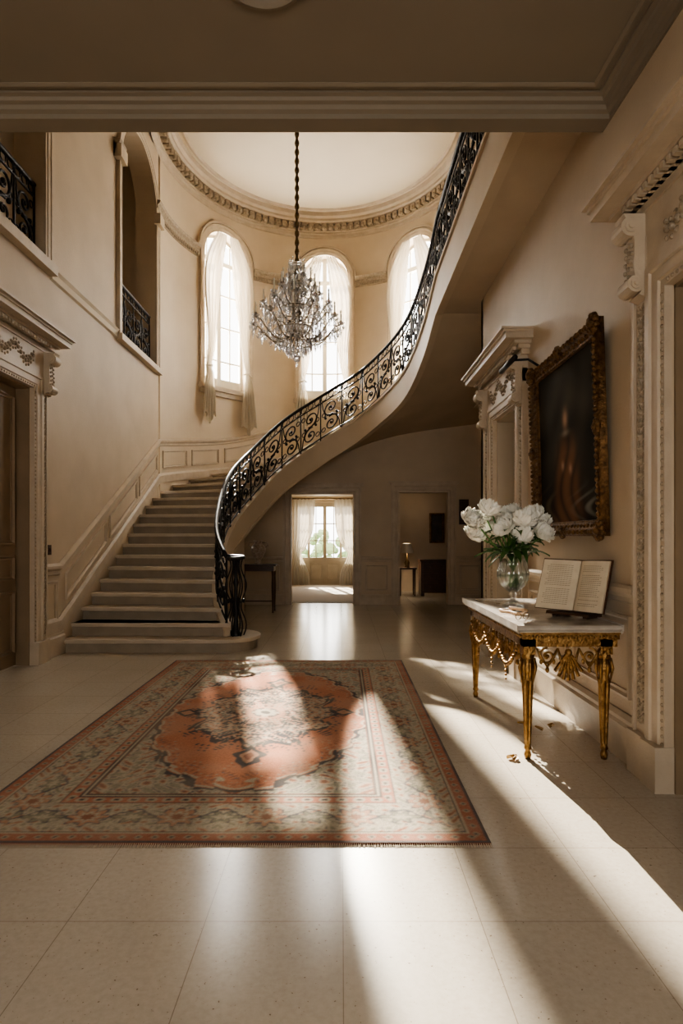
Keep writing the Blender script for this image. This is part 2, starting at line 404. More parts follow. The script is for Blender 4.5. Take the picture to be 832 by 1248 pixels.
# ------------------------------------------------------------------ railings
def spiral(cx,cy,r,turn,start,sgn,n=22):
    out=[]
    for i in range(n+1):
        t=i/n; a=start+sgn*t*turn*2*pi; q=r*(1-.82*t)
        out.append((cx+q*cos(a),cy+q*sin(a)))
    return out
def railing(name,pts,pw,H=.88,parent=None,volute=False,zoff=.12):
    pts=[Vector(p) for p in pts]; cum=[0]
    for a,b in zip(pts,pts[1:]): cum.append(cum[-1]+math.hypot(b.x-a.x,b.y-a.y))
    Lt=cum[-1]; X=[p.x for p in pts];Y=[p.y for p in pts];Z=[p.z for p in pts]
    def f(s,v): return (float(np.interp(s,cum,X)),float(np.interp(s,cum,Y)),float(np.interp(s,cum,Z))+zoff+v)
    N=max(1,int(round(Lt/pw))); w=Lt/N
    mb=MB(); m2=MB()
    ns=max(2,int(Lt/.12)); ss=[Lt*i/ns for i in range(ns+1)]
    for v,r in ((.05,.015),(H-.14,.014)): mb.tube([f(s,v) for s in ss],r,5)
    for i in range(N+1):
        s=w*i; mb.tube([f(s,-.02),f(s,H)],.015,5)
    for i in range(N):
        s0=w*i; fl_=i%2
        def g(uv): 
            u=uv[0]/.42; u=1-u if fl_ else u
            return f(s0+u*w,uv[1])
        R=.15
        a=spiral(.21,.55,R,1.45,-pi/2-.3,1); b=spiral(.21,.24,R,1.45,pi/2-.3,1)
        mb.tube([g(q) for q in a],.0155,5); mb.tube([g(q) for q in b],.0155,5)
        mb.tube([g(q) for q in [(.03,.06),(.05,.2),(.10,.36),(.21,.40),(.32,.43),(.37,.6),(.39,.73)]],.012,5)
        for c in ((.06,.62),(.36,.18),(.07,.33),(.35,.47)):
            mb.tube([g((c[0]+.04*cos(t*pi/4),c[1]+.04*sin(t*pi/4))) for t in range(9)],.010,4)
        for c in ((.21,.55),(.21,.24),(.10,.40),(.32,.39)):
            m2.ball(g(c),.03,6,4,(1,1,1.1))
        for c in (.07,.21,.35):
            mb.tube([g((c+.055*cos(t*pi/5),H-.07+.055*sin(t*pi/5))) for t in range(11)],.009,4)
    m2.tube([f(s,H) for s in ss],.03,8)
    e=empty(name,parent=parent)
    if volute:
        p=f(0,0); bx,by=-1.38,7.62; ztop=p[2]+H
        vol=[]
        for i in range(30):
            t=i/29; a=2.2-t*2*pi*1.4; q=.14*(1-.7*t); vol.append((bx+q*cos(a)-.02,by+q*sin(a),ztop-.0-.05*t))
        m2.tube([f(.02,H)]+vol,.026,8)
        m2.lathe([(.07,.168),(.07,.2),(.04,.24),(.026,.4),(.042,.5),(.024,.58),(.024,.8),(.04,.86),(.024,.92),(.022,ztop-.03),(0.0,ztop)],(bx,by,0),12)
        for k in range(6):
            a=k*2*pi/6+.3; x,y=bx+.10*cos(a),by+.10*sin(a)
            sp=[(x+.035*sin(j*.55)*cos(a),y+.035*sin(j*.55)*sin(a),.17+(ztop-.2)*j/22) for j in range(23)]
            mb.tube(sp,.010,5)
            mb.ball((x,y,.62),.022,6,4,(1,1,1.4))
    mb.obj('ironwork',iron,e,smooth=True); m2.obj('handrail',iron,e,smooth=True)
    return e
railing('wrought_iron_railing',full[1:],.42,volute=True)
railing('gallery_balustrade',[(LX-.1,4.34,4.72),(LX-.1,6.86,4.72)],.42,zoff=.0)
railing('arch_balustrade',[(LX-.1,9.30,4.65),(LX-.1,10.97,4.65)],.42,zoff=.0,H=.95)

# ------------------------------------------------------------------ trims
tn=[0]
def T(mb,mat=trimm,name=None,smooth=False):
    tn[0]+=1; return mb.obj(name or 'trim_%d'%tn[0],mat,smooth=smooth)
full_el=[(CX+ERX*cos(2*pi*i/160),CY+ERY*sin(2*pi*i/160),0) for i in range(160)]
cor=MB(); cor.sweep(full_el,[(0,8.82),(.03,8.84),(.04,8.90),(.07,8.92),(.07,8.95),(.10,8.96),(.10,9.10),(.24,9.10),(.27,9.13),(.27,9.18),(.32,9.22),(.35,9.30)],closed=True)
cor.sweep(full_el,[(.42,9.30),(.42,9.27),(.47,9.26),(.50,9.30)],closed=True)
T(cor,trimm)
den=MB(); ND=112
for i in range(ND):
    u=2*pi*i/ND*RR; wd=.062
    den.mbox(RO,u-wd,u+wd,8.965,9.09,.09,.225); den.ball(RO(u,8.99,.2),.055,6,4)
    den.mbox(RO,u-.03+wd*1.4,u+.03+wd*1.4,9.0,9.09,.09,.15)
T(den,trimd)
sc=MB(); prof=[(0,7.58),(.03,7.60),(.03,7.66),(.05,7.68),(.05,7.74),(.09,7.77),(.11,7.82),(0,7.84)]
def arc(a,b,n=20,z=0): return [RO(a+(b-a)*i/n,z,0) for i in range(n+1)]
gaps=[(rad(0),WC[2]-.78),(WC[2]+.78,WC[1]-.78),(WC[1]+.78,WC[0]-.78),(WC[0]+.78,rad(180))]
for a,b in gaps: sc.sweep(arc(a,b),prof)
for a,b in gaps[1:]:
    k=int((b-a)/.07)
    for j in range(k): sc.mbox(RO,a+.07*j+.01,a+.07*j+.05,7.60,7.66,.0,.055)
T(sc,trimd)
sl=MB()
sl.sweep([(LX,9.0,0),(LX,9.27,0)][::-1],[(o,h-.2) for o,h in prof])
sl.sweep([(LX,11.2,0),(LX,11.0,0)],prof)
T(sl,trimd)
def archpts(c,hw,zb_,zs,n=20,close=False):
    return [(c+hw,zb_)]+[(c+hw*cos(pi*i/n),zs+hw*sin(pi*i/n)) for i in range(n+1)]+[(c-hw,zb_)]
def outline_profile(w,t): return [(0,0),(0,t*.6),(-.25*w,t*.6),(-.3*w,t*.8),(-.7*w,t*.8),(-.75*w,t),(-w,t),(-w,0)]
ar=MB(); ar.frame(LM,archpts(10.135,.865,4.65,7.5),outline_profile(.16,.06),closed=False)
ar.mbox(LM,9.0,9.27,7.35,7.55,0,.12); ar.mbox(LM,10.95,11.2,7.35,7.55,0,.12)
ar.mbox(LM,9.1,11.15,4.55,4.65,-.34,.1)
T(ar)
lo=MB(); lo.frame(LM,[(6.88,4.72),(6.88,8.8),(4.3,8.8),(4.3,4.72)],outline_profile(.14,.05),closed=False)
lo.mbox(LM,HY,7.04,4.60,4.72,-.34,.10)
T(lo)
bnd=MB(); bnd.sweep([(LX,9.1,0),(LX,7.04,0)],[(0,4.56),(.03,4.58),(.03,4.66),(.055,4.70),(0,4.73)]); T(bnd,ceilm)
br=MB(); br.mbox(LM,8.85,9.2,8.72,8.95,0,.14); br.mbox(LM,8.9,9.15,8.6,8.72,0,.09); br.sweep([(LX,9.2,0),(LX,HY,0)],[(0,8.95),(.1,8.97),(.1,9.03),(.2,9.1),(.25,9.3)]); T(br,trimd)

def base_profile(h=.3): return [(0,0),(.05,0),(.05,h*.75),(.035,h*.82),(.035,h*.9),(.015,h),(0,h)]
def hsweep(mb,mf,u0,u1,prof,nu=1):
    P=len(prof); vs=[]
    for i in range(nu+1):
        u=u0+(u1-u0)*i/nu
        vs+=[mf(u,v,d) for d,v in prof]
    fs=[(i*P+k,i*P+k+1,(i+1)*P+k+1,(i+1)*P+k) for i in range(nu) for k in range(P-1)]
    fs+=[tuple(range(P)),tuple(nu*P+k for k in range(P-1,-1,-1))]
    mb.add(vs,fs)
chair=[(0,1.02),(.02,1.03),(.02,1.06),(.05,1.09),(.05,1.12),(.02,1.14),(0,1.14)]
def panel(mb,mf,u0,u1,v0,v1,w=.05,t=.025):
    mb.frame(mf,[(u1,v0),(u1,v1),(u0,v1),(u0,v0)],[(0,0),(0,t),(w*.3,t*1.1),(w*.6,t*.4),(w,t*.5),(w,0)])
bb=MB(); hsweep(bb,RW,3.66,5.82,base_profile(.3)); hsweep(bb,RW,7.4,7.8,base_profile(.3)); bb.obj('baseboard_right',trimm)
cr=MB(); hsweep(cr,RW,3.66,5.82,chair); panel(cr,RW,3.75,4.7,.40,.94); panel(cr,RW,4.8,5.75,.40,.94); T(cr)
bb=MB()
for a,b in ((-3.4,D1[0]-.16),(D1[1]+.16,D2[0]-.16),(D2[1]+.16,3.1)): hsweep(bb,BM,a,b,base_profile(.22)); 
bb.obj('baseboard_back',trimm)
wn=MB()
for a,b in ((-3.4,D1[0]-.16),(D1[1]+.16,D2[0]-.16),(D2[1]+.16,3.1)):
    hsweep(wn,BM,a,b,[(o,h-.1) for o,h in chair])
    if b-a<1.5: panel(wn,BM,a+.1,b-.1,.3,.86)
    else: panel(wn,BM,a+.1,(a+b)/2-.05,.3,.86); panel(wn,BM,(a+b)/2+.05,b-.1,.3,.86)
T(wn)
for (a,b),zt_ in ((D1,2.38),(D2,2.42)):
    f=MB(); f.frame(BM,[(b,0),(b,zt_),(a,zt_),(a,0)],outline_profile(.18,.07),closed=False); 
    f.mbox(BM,a-.23,b+.23,zt_+.18,zt_+.24,0,.10)
    T(f)
bb=MB(); hsweep(bb,LM,6.86,7.33,base_profile(.3)); bb.obj('baseboard_left',trimm)
def dz(u): return 1.02+max(0,(u-7.25))*.56
dd=MB()
pth=[(LX,y,dz(y)) for y in (11.2,10.2,9.2,8.2,7.5,7.25,6.86)]
pz=hermite([rad(110),rad(125),rad(137),rad(152),rad(167),rad(180)],[[4.05],[3.78],[3.62],[3.48],[3.35],[dz(11.2)]])
pth=[RO(rad(112)+(rad(180)-rad(112))*i/30,float(pz(rad(112)+(rad(180)-rad(112))*i/30)[0]),0) for i in range(30)]+pth
dd.sweep(pth,[(0,-.03),(.03,-.02),(.03,.02),(.06,.05),(.06,.08),(.02,.11),(0,.11)])
dd.sweep(pth,[(0,-.74),(.04,-.74),(.04,-.60),(.015,-.56),(0,-.56)])
PPR=[(0,0),(0,.025),(.015,.028),(.03,.01),(.045,.012),(.045,0)]
def dadopanel(a,b):
    n=6; lower=[(a+(b-a)*i/n,dz(a+(b-a)*i/n)-.46) for i in range(n+1)]; upper=[(a+(b-a)*i/n,dz(a+(b-a)*i/n)-.12) for i in range(n,-1,-1)]
    dd.frame(LM,lower+upper,PPR)
for a,b in ((7.42,8.7),(8.82,10.0),(10.12,11.1)): dadopanel(a,b)
panel(dd,LM,6.92,7.2,.4,.92)
for a,b in ((176,158),(155,140),(137,122)):
    A,B=rad(b),rad(a); n=6
    lower=[(A+(B-A)*i/n,float(pz(A+(B-A)*i/n)[0])-.46) for i in range(n+1)]; upper=[(A+(B-A)*i/n,float(pz(A+(B-A)*i/n)[0])-.12) for i in range(n,-1,-1)]
    dd.frame(RO,lower+upper,PPR)
T(dd,trimm)
fc=MB(); HF=HY-.12
cp=[(0,-.11),(.015,-.11),(.02,-.08),(.05,-.07),(.06,-.045),(.09,-.04),(.10,-.02),(.13,-.015),(.13,0)]
rm=[(RX,-2.9,CZ),(RX,HF,CZ),(LX,HF,CZ),(LX,-2.9,CZ)]
fc.sweep(rm,cp); fc.sweep(rm,[(.16,0),(.16,-.012),(.18,-.015),(.20,-.006),(.20,0)])
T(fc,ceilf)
ro=MB(); ro.lathe([(.27,0),(.27,-.02),(.245,-.03),(.225,-.015),(.21,0)],(-.42,3.04,CZ),48); ro.lathe([(.16,0),(.15,-.02),(.05,-.03),(0,-.04)],(-.42,3.04,CZ),40); ro.obj('ceiling_medallion',ceilf,smooth=False)
hx=MB(); hx.sweep([(RX,7.8,4.60),(RX,HY,4.60)],[(0,-.05),(.02,-.045),(.03,-.02),(.05,0)]); T(hx)

# ------------------------------------------------------------------ door surrounds with entablature
def surround(name,mf,u0,u1,zt_,zc,sw=.3,proj=.30,cproj=.20):
    e=empty(name); a=MB(); o=MB(); ln=MB()
    a.frame(mf,[(u1,.0),(u1,zt_),(u0,zt_),(u0,0)],outline_profile(.16,.07),closed=False)
    for s0,s1 in ((u0-sw,u0-.16),(u1+.16,u1+sw)):
        a.mbox(mf,s0,s1,0,zc-.35,0,.045)
        for q in (s0,s1-.022): a.mbox(mf,q,q+.022,.26,zc-.35,.045,.062)
        a.mbox(mf,s0-.02,s1-.0,0,.26,0,.085) if s0<u0 else a.mbox(mf,s0,s1+.02,0,.26,0,.085)
        k=int((zt_-.3)/.075)
        for j in range(k):
            zz=.34+j*.075; c=(s0+s1)/2
            o.ball(mf(c,zz,.048),.024,8,5,(.7,1,1)); 
            o.ball(mf(c,zz,.062),.010,6,4)
            for q in (-1,1):
                o.ball(mf(c+q*.030,zz+.035,.046),.017,6,4,(.6,1,1)); o.ball(mf(c+q*.016,zz+.022,.05),.011,5,4,(.7,1,1.3)); o.ball(mf(c+q*.034,zz-.002,.046),.011,5,4,(.7,1,1.5))
    # egg-and-dart bead along architrave inner edge
    k=int(zt_/.045)
    for j in range(6,k): 
        for uu in (u0-.02,u1+.02): o.ball(mf(uu,j*.045,.042),.012,5,4)
    k=int((u1-u0)/.045)
    for j in range(k+1): o.ball(mf(u0+j*.045,zt_+.02,.042),.012,5,4)
    for s0,s1 in ((u0-.162,u0+.008),(u1-.008,u1+.162)): a.mbox(mf,s0,s1,0,.26,-.01,.10)
    ln.mbox(mf,u1-.02,u1+.01,0,zt_,-.34,-.012); ln.mbox(mf,u0-.01,u0+.02,0,zt_,-.34,-.012); ln.mbox(mf,u0,u1,zt_-.02,zt_+.01,-.34,-.012)
    a.mbox(mf,u0-sw,u1+sw,zt_+.16,zc-.22,0,.06)
    fz0,fz1=zt_+.19,zc-.25; L=u1-u0
    for j in range(int(L/.05)):
        c=u0+.03+.05*j; zz=(fz0+fz1)/2+.06*sin(j*.75)
        o.ball(mf(c,zz,.062),.026,6,4); o.ball(mf(c+.02,zz+.05,.058),.017,5,4); o.ball(mf(c+.01,zz-.05,.058),.017,5,4)
    H0=zc-.22; Hc=.50
    poly=[(.04,H0),(cproj-.01,H0)]
    for j in range(17):
        t=j/16; poly.append((.085+(cproj-.11)*(.5+.5*cos(pi*t))**1.1-.03*sin(2*pi*t),H0-.03-(Hc-.07)*t))
    poly+=[(.10,H0-Hc+.02),(.04,H0-Hc)]
    for s0 in (u0-sw+.01,u1+.17):
        a.prism(mf,poly,s0,s0+.12)
        for (dd_,vv,rr) in ((cproj-.05,H0-.08,.058),(.12,H0-Hc+.08,.05)):
            n=16; c=s0+.06
            for r_,ex in ((rr,.068),(rr*.62,.076),(rr*.3,.084)): a.prism(mf,[(dd_+r_*cos(2*pi*i/n),vv+r_*sin(2*pi*i/n)) for i in range(n)],c-ex,c+ex)
        for j in range(8):
            t=(j+.8)/9; dv=.088+(cproj-.11)*(.5+.5*cos(pi*t))**1.1-.03*sin(2*pi*t)
            for q in (-.035,0,.035): o.ball(mf(s0+.06+q,H0-.03-(Hc-.07)*t-abs(q)*.4,dv),.015,6,4)
    lay=[(.22,.17,.08),(.17,.13,.12),(.13,.10,.17),(.10,.045,.27),(.045,.02,.29),(.02,0,.32)]
    for h0,h1,pp in lay: a.mbox(mf,u0-sw-pp*.6,u1+sw+pp*.6,zc-h0,zc-h1,0,pp*proj/.3)
    k=int((L+2*sw)/.06)
    for j in range(k): a.mbox(mf,u0-sw+.06*j,u0-sw+.06*j+.035,zc-.17,zc-.135,0,.155)
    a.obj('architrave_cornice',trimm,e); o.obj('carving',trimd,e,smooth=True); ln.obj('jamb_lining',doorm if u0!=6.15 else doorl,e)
    return e
surround('door_surround',RW,2.0,3.3,2.88,3.60,sw=.33,proj=.28)
surround('door_surround',RW,6.15,7.06,2.86,3.5,sw=.31)
surround('door_surround',LM,5.2,6.6,3.15,3.82,sw=.26,proj=.29)
def leaf_door(name,mf,u0,u1,z1,d,mat,two=True):
    e=empty(name); a=MB(); a.mbox(mf,u0+.021,u1-.021,0.01,z1-.021,d-.05,d)
    cols=[(u0+.08,(u0+u1)/2-.05),((u0+u1)/2+.05,u1-.08)] if two else [(u0+.1,u1-.1)]
    mf2=lambda u,v,dd_:mf(u,v,dd_+d)
    for c0,c1 in cols:
        for v0,v1 in ((.15,.85),(.97,1.25),(1.37,z1-.12)): panel(a,mf2,c0,c1,v0,v1,.05,.03)
    a.obj('panels',mat,e)
    h=MB(); um=(u0+u1)/2+(.06 if two else .3); h.ball(mf2(um,1.02,.05),.03,8,6); h.tube([mf2(um,1.02,0),mf2(um,1.02,.05)],.012,6); h.obj('door_knob',brass,e)
leaf_door('door_1',RW,2.0,3.3,2.88,-.2,doorm)
leaf_door('door_2',RW,6.15,7.06,2.86,-.22,doorl,False)
leaf_door('door_3',LM,5.2,6.6,3.15,-.16,doorm)

# ------------------------------------------------------------------ rotunda windows
def rotwin(i,c):
    e=empty('window_%d'%i); a=MB()
    op=archpts(c,WHW,WZB,WZS,20)
    a.frame(RO,op,[(0,-.30),(0,-.22),(.06,-.22),(.06,-.30),(0,-.30)],closed=True)
    a.mbox(RO,c-.05,c+.05,WZB,WZS+WHW-.03,-.30,-.21)
    for du in (-.30,.30): a.mbox(RO,c+du-.014,c+du+.014,WZB,WZS+.5,-.28,-.245)
    for z in (5.55,6.35,7.1): a.mbox(RO,c-WHW,c+WHW,z-.016,z+.016,-.28,-.245,4)
    a.mbox(RO,c-WHW,c+WHW,WZS-.05,WZS+.05,-.30,-.21,4)
    a.mbox(RO,c-WHW,c+WHW,WZB,WZB+.28,-.295,-.235,4)
    a.obj('sash',whitew,e)
    b=MB(); b.frame(RO,archpts(c,WHW,WZB,WZS,24),outline_profile(.15,.06),closed=False)
    b.frame(RO,archpts(c,WHW+.17,WZS,WZS,24),[(0,0),(0,.08),(-.04,.08),(-.04,0)],closed=False)
    b.mbox(RO,c-WHW-.18,c+WHW+.18,WZB-.10,WZB,-.34,.11,6); b.mbox(RO,c-WHW-.14,c+WHW+.14,WZB-.20,WZB-.10,0,.06,6)
    b.obj('architrave',trimm,e)
    for sg,tail in ((-1,3.95),(1,4.08)):
        inn=hermite([3.9,4.4,4.9,5.25,5.6,6.4,7.3,8.3],[[.38],[.40],[.44],[.50],[.42],[.31],[.18],[.05]])
        out=hermite([3.9,4.4,4.9,5.25,5.6,WZS,8.3],[[.82],[.77],[.71],[.64],[.60],[.585],[.30]])
        cu=MB(); nu,nv=34,46; vs=[]
        zt2=8.33
        for j in range(nv+1):
            for k in range(nu+1):
                s=k/nu
                z=zt2+(tail-zt2)*j/nv
                o_=float(out(z)[0]); 
                if z>WZS: o_=min(o_,math.sqrt(max(0,.585**2-(z-WZS)**2)))
                i_=min(float(inn(z)[0]),o_-.02)
                du=o_+(i_-o_)*s
                zz=z+ (0.12*sin(s*9) if j==nv else 0)
                wd=abs(o_-i_); amp=.05
                d=.125+amp*sin(s*2*pi*4.5+.6*sin(z*2))*min(1,.5+wd*1.3)+(.03 if z<5.1 else 0)
                vs.append(RO(c+sg*du,zz,d))
        fs=[(j*(nu+1)+k,j*(nu+1)+k+1,(j+1)*(nu+1)+k+1,(j+1)*(nu+1)+k) for j in range(nv) for k in range(nu)]
        cu.add(vs,fs); cu.obj('sheer_curtain_%s'%('a' if sg<0 else 'b'),sheer,e,smooth=True)
        tb=MB(); tb.tube([RO(c+sg*(.46+.20*q/6),5.25+.02*sin(q),.11+.08*sin(pi*q/6)) for q in range(7)],.018,6); tb.obj('tieback',gcloth,e)
for i,c in enumerate(WC): rotwin(i+1,c)
def arealight(name,loc,target,sx,sy,power,col=(1,1,1)):
    l=bpy.data.lights.new(name,'AREA'); l.shape='RECTANGLE'; l.size=sx; l.size_y=sy; l.energy=power; l.color=col
    o=bpy.data.objects.new(name,l); S.collection.objects.link(o); o.location=loc
    d=Vector(target)-Vector(loc); o.rotation_euler=d.to_track_quat('-Z','Y').to_euler(); return o
for i,c in enumerate(WC):
    p=RO(c,6.7,-.8); q=RO(c,6.7,2); arealight('sky_light_%d'%(i+1),p,q,2.4,4.9,950,(1,.965,.90))
for i,(a,b) in enumerate(((-2.6,-.9),(-.3,1.4))):  # unseen windows behind the camera, added to let in soft fill
    e=empty('window_%d'%(i+4)); w=MB()
    w.frame(RE,[(b,1.0),(b,3.4),(a,3.4),(a,1.0)],[(0,-.2),(0,-.1),(.07,-.1),(.07,-.2),(0,-.2)])
    w.mbox(RE,(a+b)/2-.04,(a+b)/2+.04,1,3.4,-.2,-.1); w.mbox(RE,a,b,2.5,2.56,-.18,-.12); w.obj('sash',whitew,e)
    arealight('sky_light_%d'%(i+4),((a+b)/2,-3.5,2.2),((a+b)/2,0,2.2),1.9,2.6,40,(1,.93,.82))  # added fill light, out of view behind the camera

# garden doors; sidelights added so daylight makes the drapes glow
fd=empty('door_4'); a=MB(); GM=lambda u,v,d:(u,17.75-d,v)
a.frame(GM,[(.36,0),(.36,2.5),(-1.38,2.5),(-1.38,0)],[(0,-.14),(0,-.04),(.05,-.04),(.05,-.14)],closed=False)
for x in (-1.0,-.02): a.mbox(GM,x-.035,x+.035,0,2.5,-.14,-.05)
a.mbox(GM,-.56,-.46,0,2.5,-.12,-.05)
for z0,z1 in ((0,.12),(.72,.84),(2.38,2.5)): a.mbox(GM,-1.38,.36,z0,z1,-.12,-.06)
a.mbox(GM,-1.38,.36,.12,.72,-.10,-.08)
for z in (1.35,1.87): a.mbox(GM,-1.38,.36,z-.015,z+.015,-.11,-.08)
for x in (-.78,-.24): a.mbox(GM,x-.012,x+.012,.8,2.4,-.11,-.08)
for x0,x1 in ((-.93,-.6),(-.42,-.09)): panel(a,lambda u,v,d:GM(u,v,d-.08),x0,x1,.18,.66,.04,.02)
a.obj('sashes',M('garden_door_wood',(.42,.35,.25),(.36,.30,.21),5,.5),fd)
for sg,x0 in ((1,-1.45),(-1,.43)):
    cu=MB(); vs=[]; nu,nv=26,24
    for j in range(nv+1):
        z=2.6-2.58*j/nv; w=.62-.26*math.exp(-((z-1.0)/.45)**2)-(.12 if z<1 else 0)
        if z>1.8: w+=.05*(z-1.8)
        for k in range(nu+1):
            s=k/nu; vs.append((x0+sg*w*s,17.55+.045*sin(s*2*pi*6),z))
    cu.add(vs,[(j*(nu+1)+k,j*(nu+1)+k+1,(j+1)*(nu+1)+k+1,(j+1)*(nu+1)+k) for j in range(nv) for k in range(nu)])
    cu.obj('drape_%s'%('a' if sg>0 else 'b'),voile,fd,smooth=True)
pl=MB(); pl.tube([(-1.55,17.55,2.62),(.55,17.55,2.62)],.025,8); pl.obj('curtain_pole',brass,fd)
sh=MB()
for k in range(70):
    x=-2.6+4.6*random.random(); z=random.random()**1.3*1.7; sh.ball((x,21+random.random(),z+.05),.12+.16*random.random(),7,5)
sh.obj('garden_hedge',shrub,smooth=False)

# ------------------------------------------------------------------ chandelier
ch=empty('crystal_chandelier',(-.65,8.5,0))
met=MB(); cry=MB(); can=MB()
zc0=4.55
met.lathe([(0,.62),(.05,.62),(.03,.7),(.03,.5),(.06,.42),(.03,.34),(.03,.1),(.08,.02),(.05,-.06),(.03,-.1),(.05,-.2),(0,-.24)],(0,0,zc0+.15),10)
cry.lathe([(.02,5.35),(.11,5.38),(.13,5.42),(.05,5.36),(.02,5.30)],(0,0,0),12)
cry.lathe([(.03,4.40),(.16,4.45),(.20,4.52),(.14,4.46),(.03,4.36)],(0,0,0),16)
cry.lathe([(.03,4.80),(.10,4.84),(.13,4.90),(.08,4.85),(.03,4.78)],(0,0,0),16)
def arms(N,R,z0,z1,sag,off,cs=.0):
    for k in range(N):
        a=2*pi*(k+off)/N
        pts=[]
        for j in range(15):
            t=j/14; r=.05+(R-.05)*t; z=z0+(z1-z0)*t-sag*sin(pi*min(1,t*1.15))
            pts.append((r*cos(a),r*sin(a),z))
        met.tube(pts,.010,5); x,y,z=pts[-1]
        cry.lathe([(.012,0),(.045,.012),(.058,.03),(.03,.015),(.012,.01)],(x,y,z),10)
        met.lathe([(.014,0),(.022,.04),(.018,.06)],(x,y,z),7)
        can.lathe([(.012,.05),(.012,.16),(.0,.162)],(x,y,z),7)
        can.ball((x,y,z+.19),.014,6,5,(1,1,2))
        for q in range(7):
            b=2*pi*q/7; cry.octa((x+.05*cos(b),y+.05*sin(b),z-.03),.014,.08)
        cry.octa((x,y,z-.10),.026,.16)
        for j in (4,6,8,10,12): cry.octa((pts[j][0],pts[j][1],pts[j][2]-.05),.017,.10)
        for j in range(16):
            t=j/15; r=.1+(R-.1)*t; zz=(z0+.42)*(1-t)+(z+.02)*t-.13*sin(pi*t)
            cry.octa((r*cos(a),r*sin(a),zz),.012,.036)
        a2=2*pi*(k+1+off)/N
        for j in range(1,10):
            t=j/10; xx=R*(cos(a)*(1-t)+cos(a2)*t); yy=R*(sin(a)*(1-t)+sin(a2)*t); cry.octa((xx,yy,z-.12*sin(pi*t)),.012,.036)
arms(12,.64,4.42,4.55,.17,0); arms(10,.49,4.62,4.80,.13,.5); arms(8,.33,4.86,5.00,.10,.2); arms(6,.20,5.08,5.18,.06,0)
for zz,R,N,h in ((4.48,.42,34,.13),(4.40,.35,30,.13),(4.32,.28,24,.13),(4.24,.21,20,.13),(4.16,.14,14,.12),(4.72,.26,22,.12),(4.86,.19,16,.12),(5.04,.12,12,.12),(5.2,.13,12,.14),(5.36,.12,12,.12)):
    met.tube([(R*cos(2*pi*i/20),R*sin(2*pi*i/20),zz+.04) for i in range(21)],.006,4)
    for k in range(N):
        a=2*pi*k/N; cry.octa((R*cos(a),R*sin(a),zz),.022,h)
for k in range(12):
    a=2*pi*k/12
    for j in range(10):
        t=j/9; r=.05+.3*t**.8; cry.octa((r*.9*cos(a),r*.9*sin(a),4.08+.36*t),.014,.055)
cry.ball((0,0,4.06),.055,10,8); cry.octa((0,0,3.97),.02,.09)
met.obj('frame_arms',silver,ch,smooth=True); cry.obj('crystals',crystal,ch); can.obj('candles',candle,ch,smooth=True)
chn=MB()
z=5.38; k=0
while z<9.22:
    r=.030; pts=[]
    for i in range(9):
        t=2*pi*i/8; x=r*cos(t)*.8; zz=z+.04+.048*sin(t); pts.append((x,0,zz) if k%2 else (0,x,zz))
    chn.tube(pts,.012,5,cap=False); z+=.066; k+=1
chn.tube([(0,0,5.3),(0,0,9.25)],.020,6)
chn.lathe([(0,9.3),(.14,9.3),(.13,9.25),(.05,9.2),(.02,9.12)],(0,0,0),16)
chn.obj('chain',brass,ch,smooth=True)

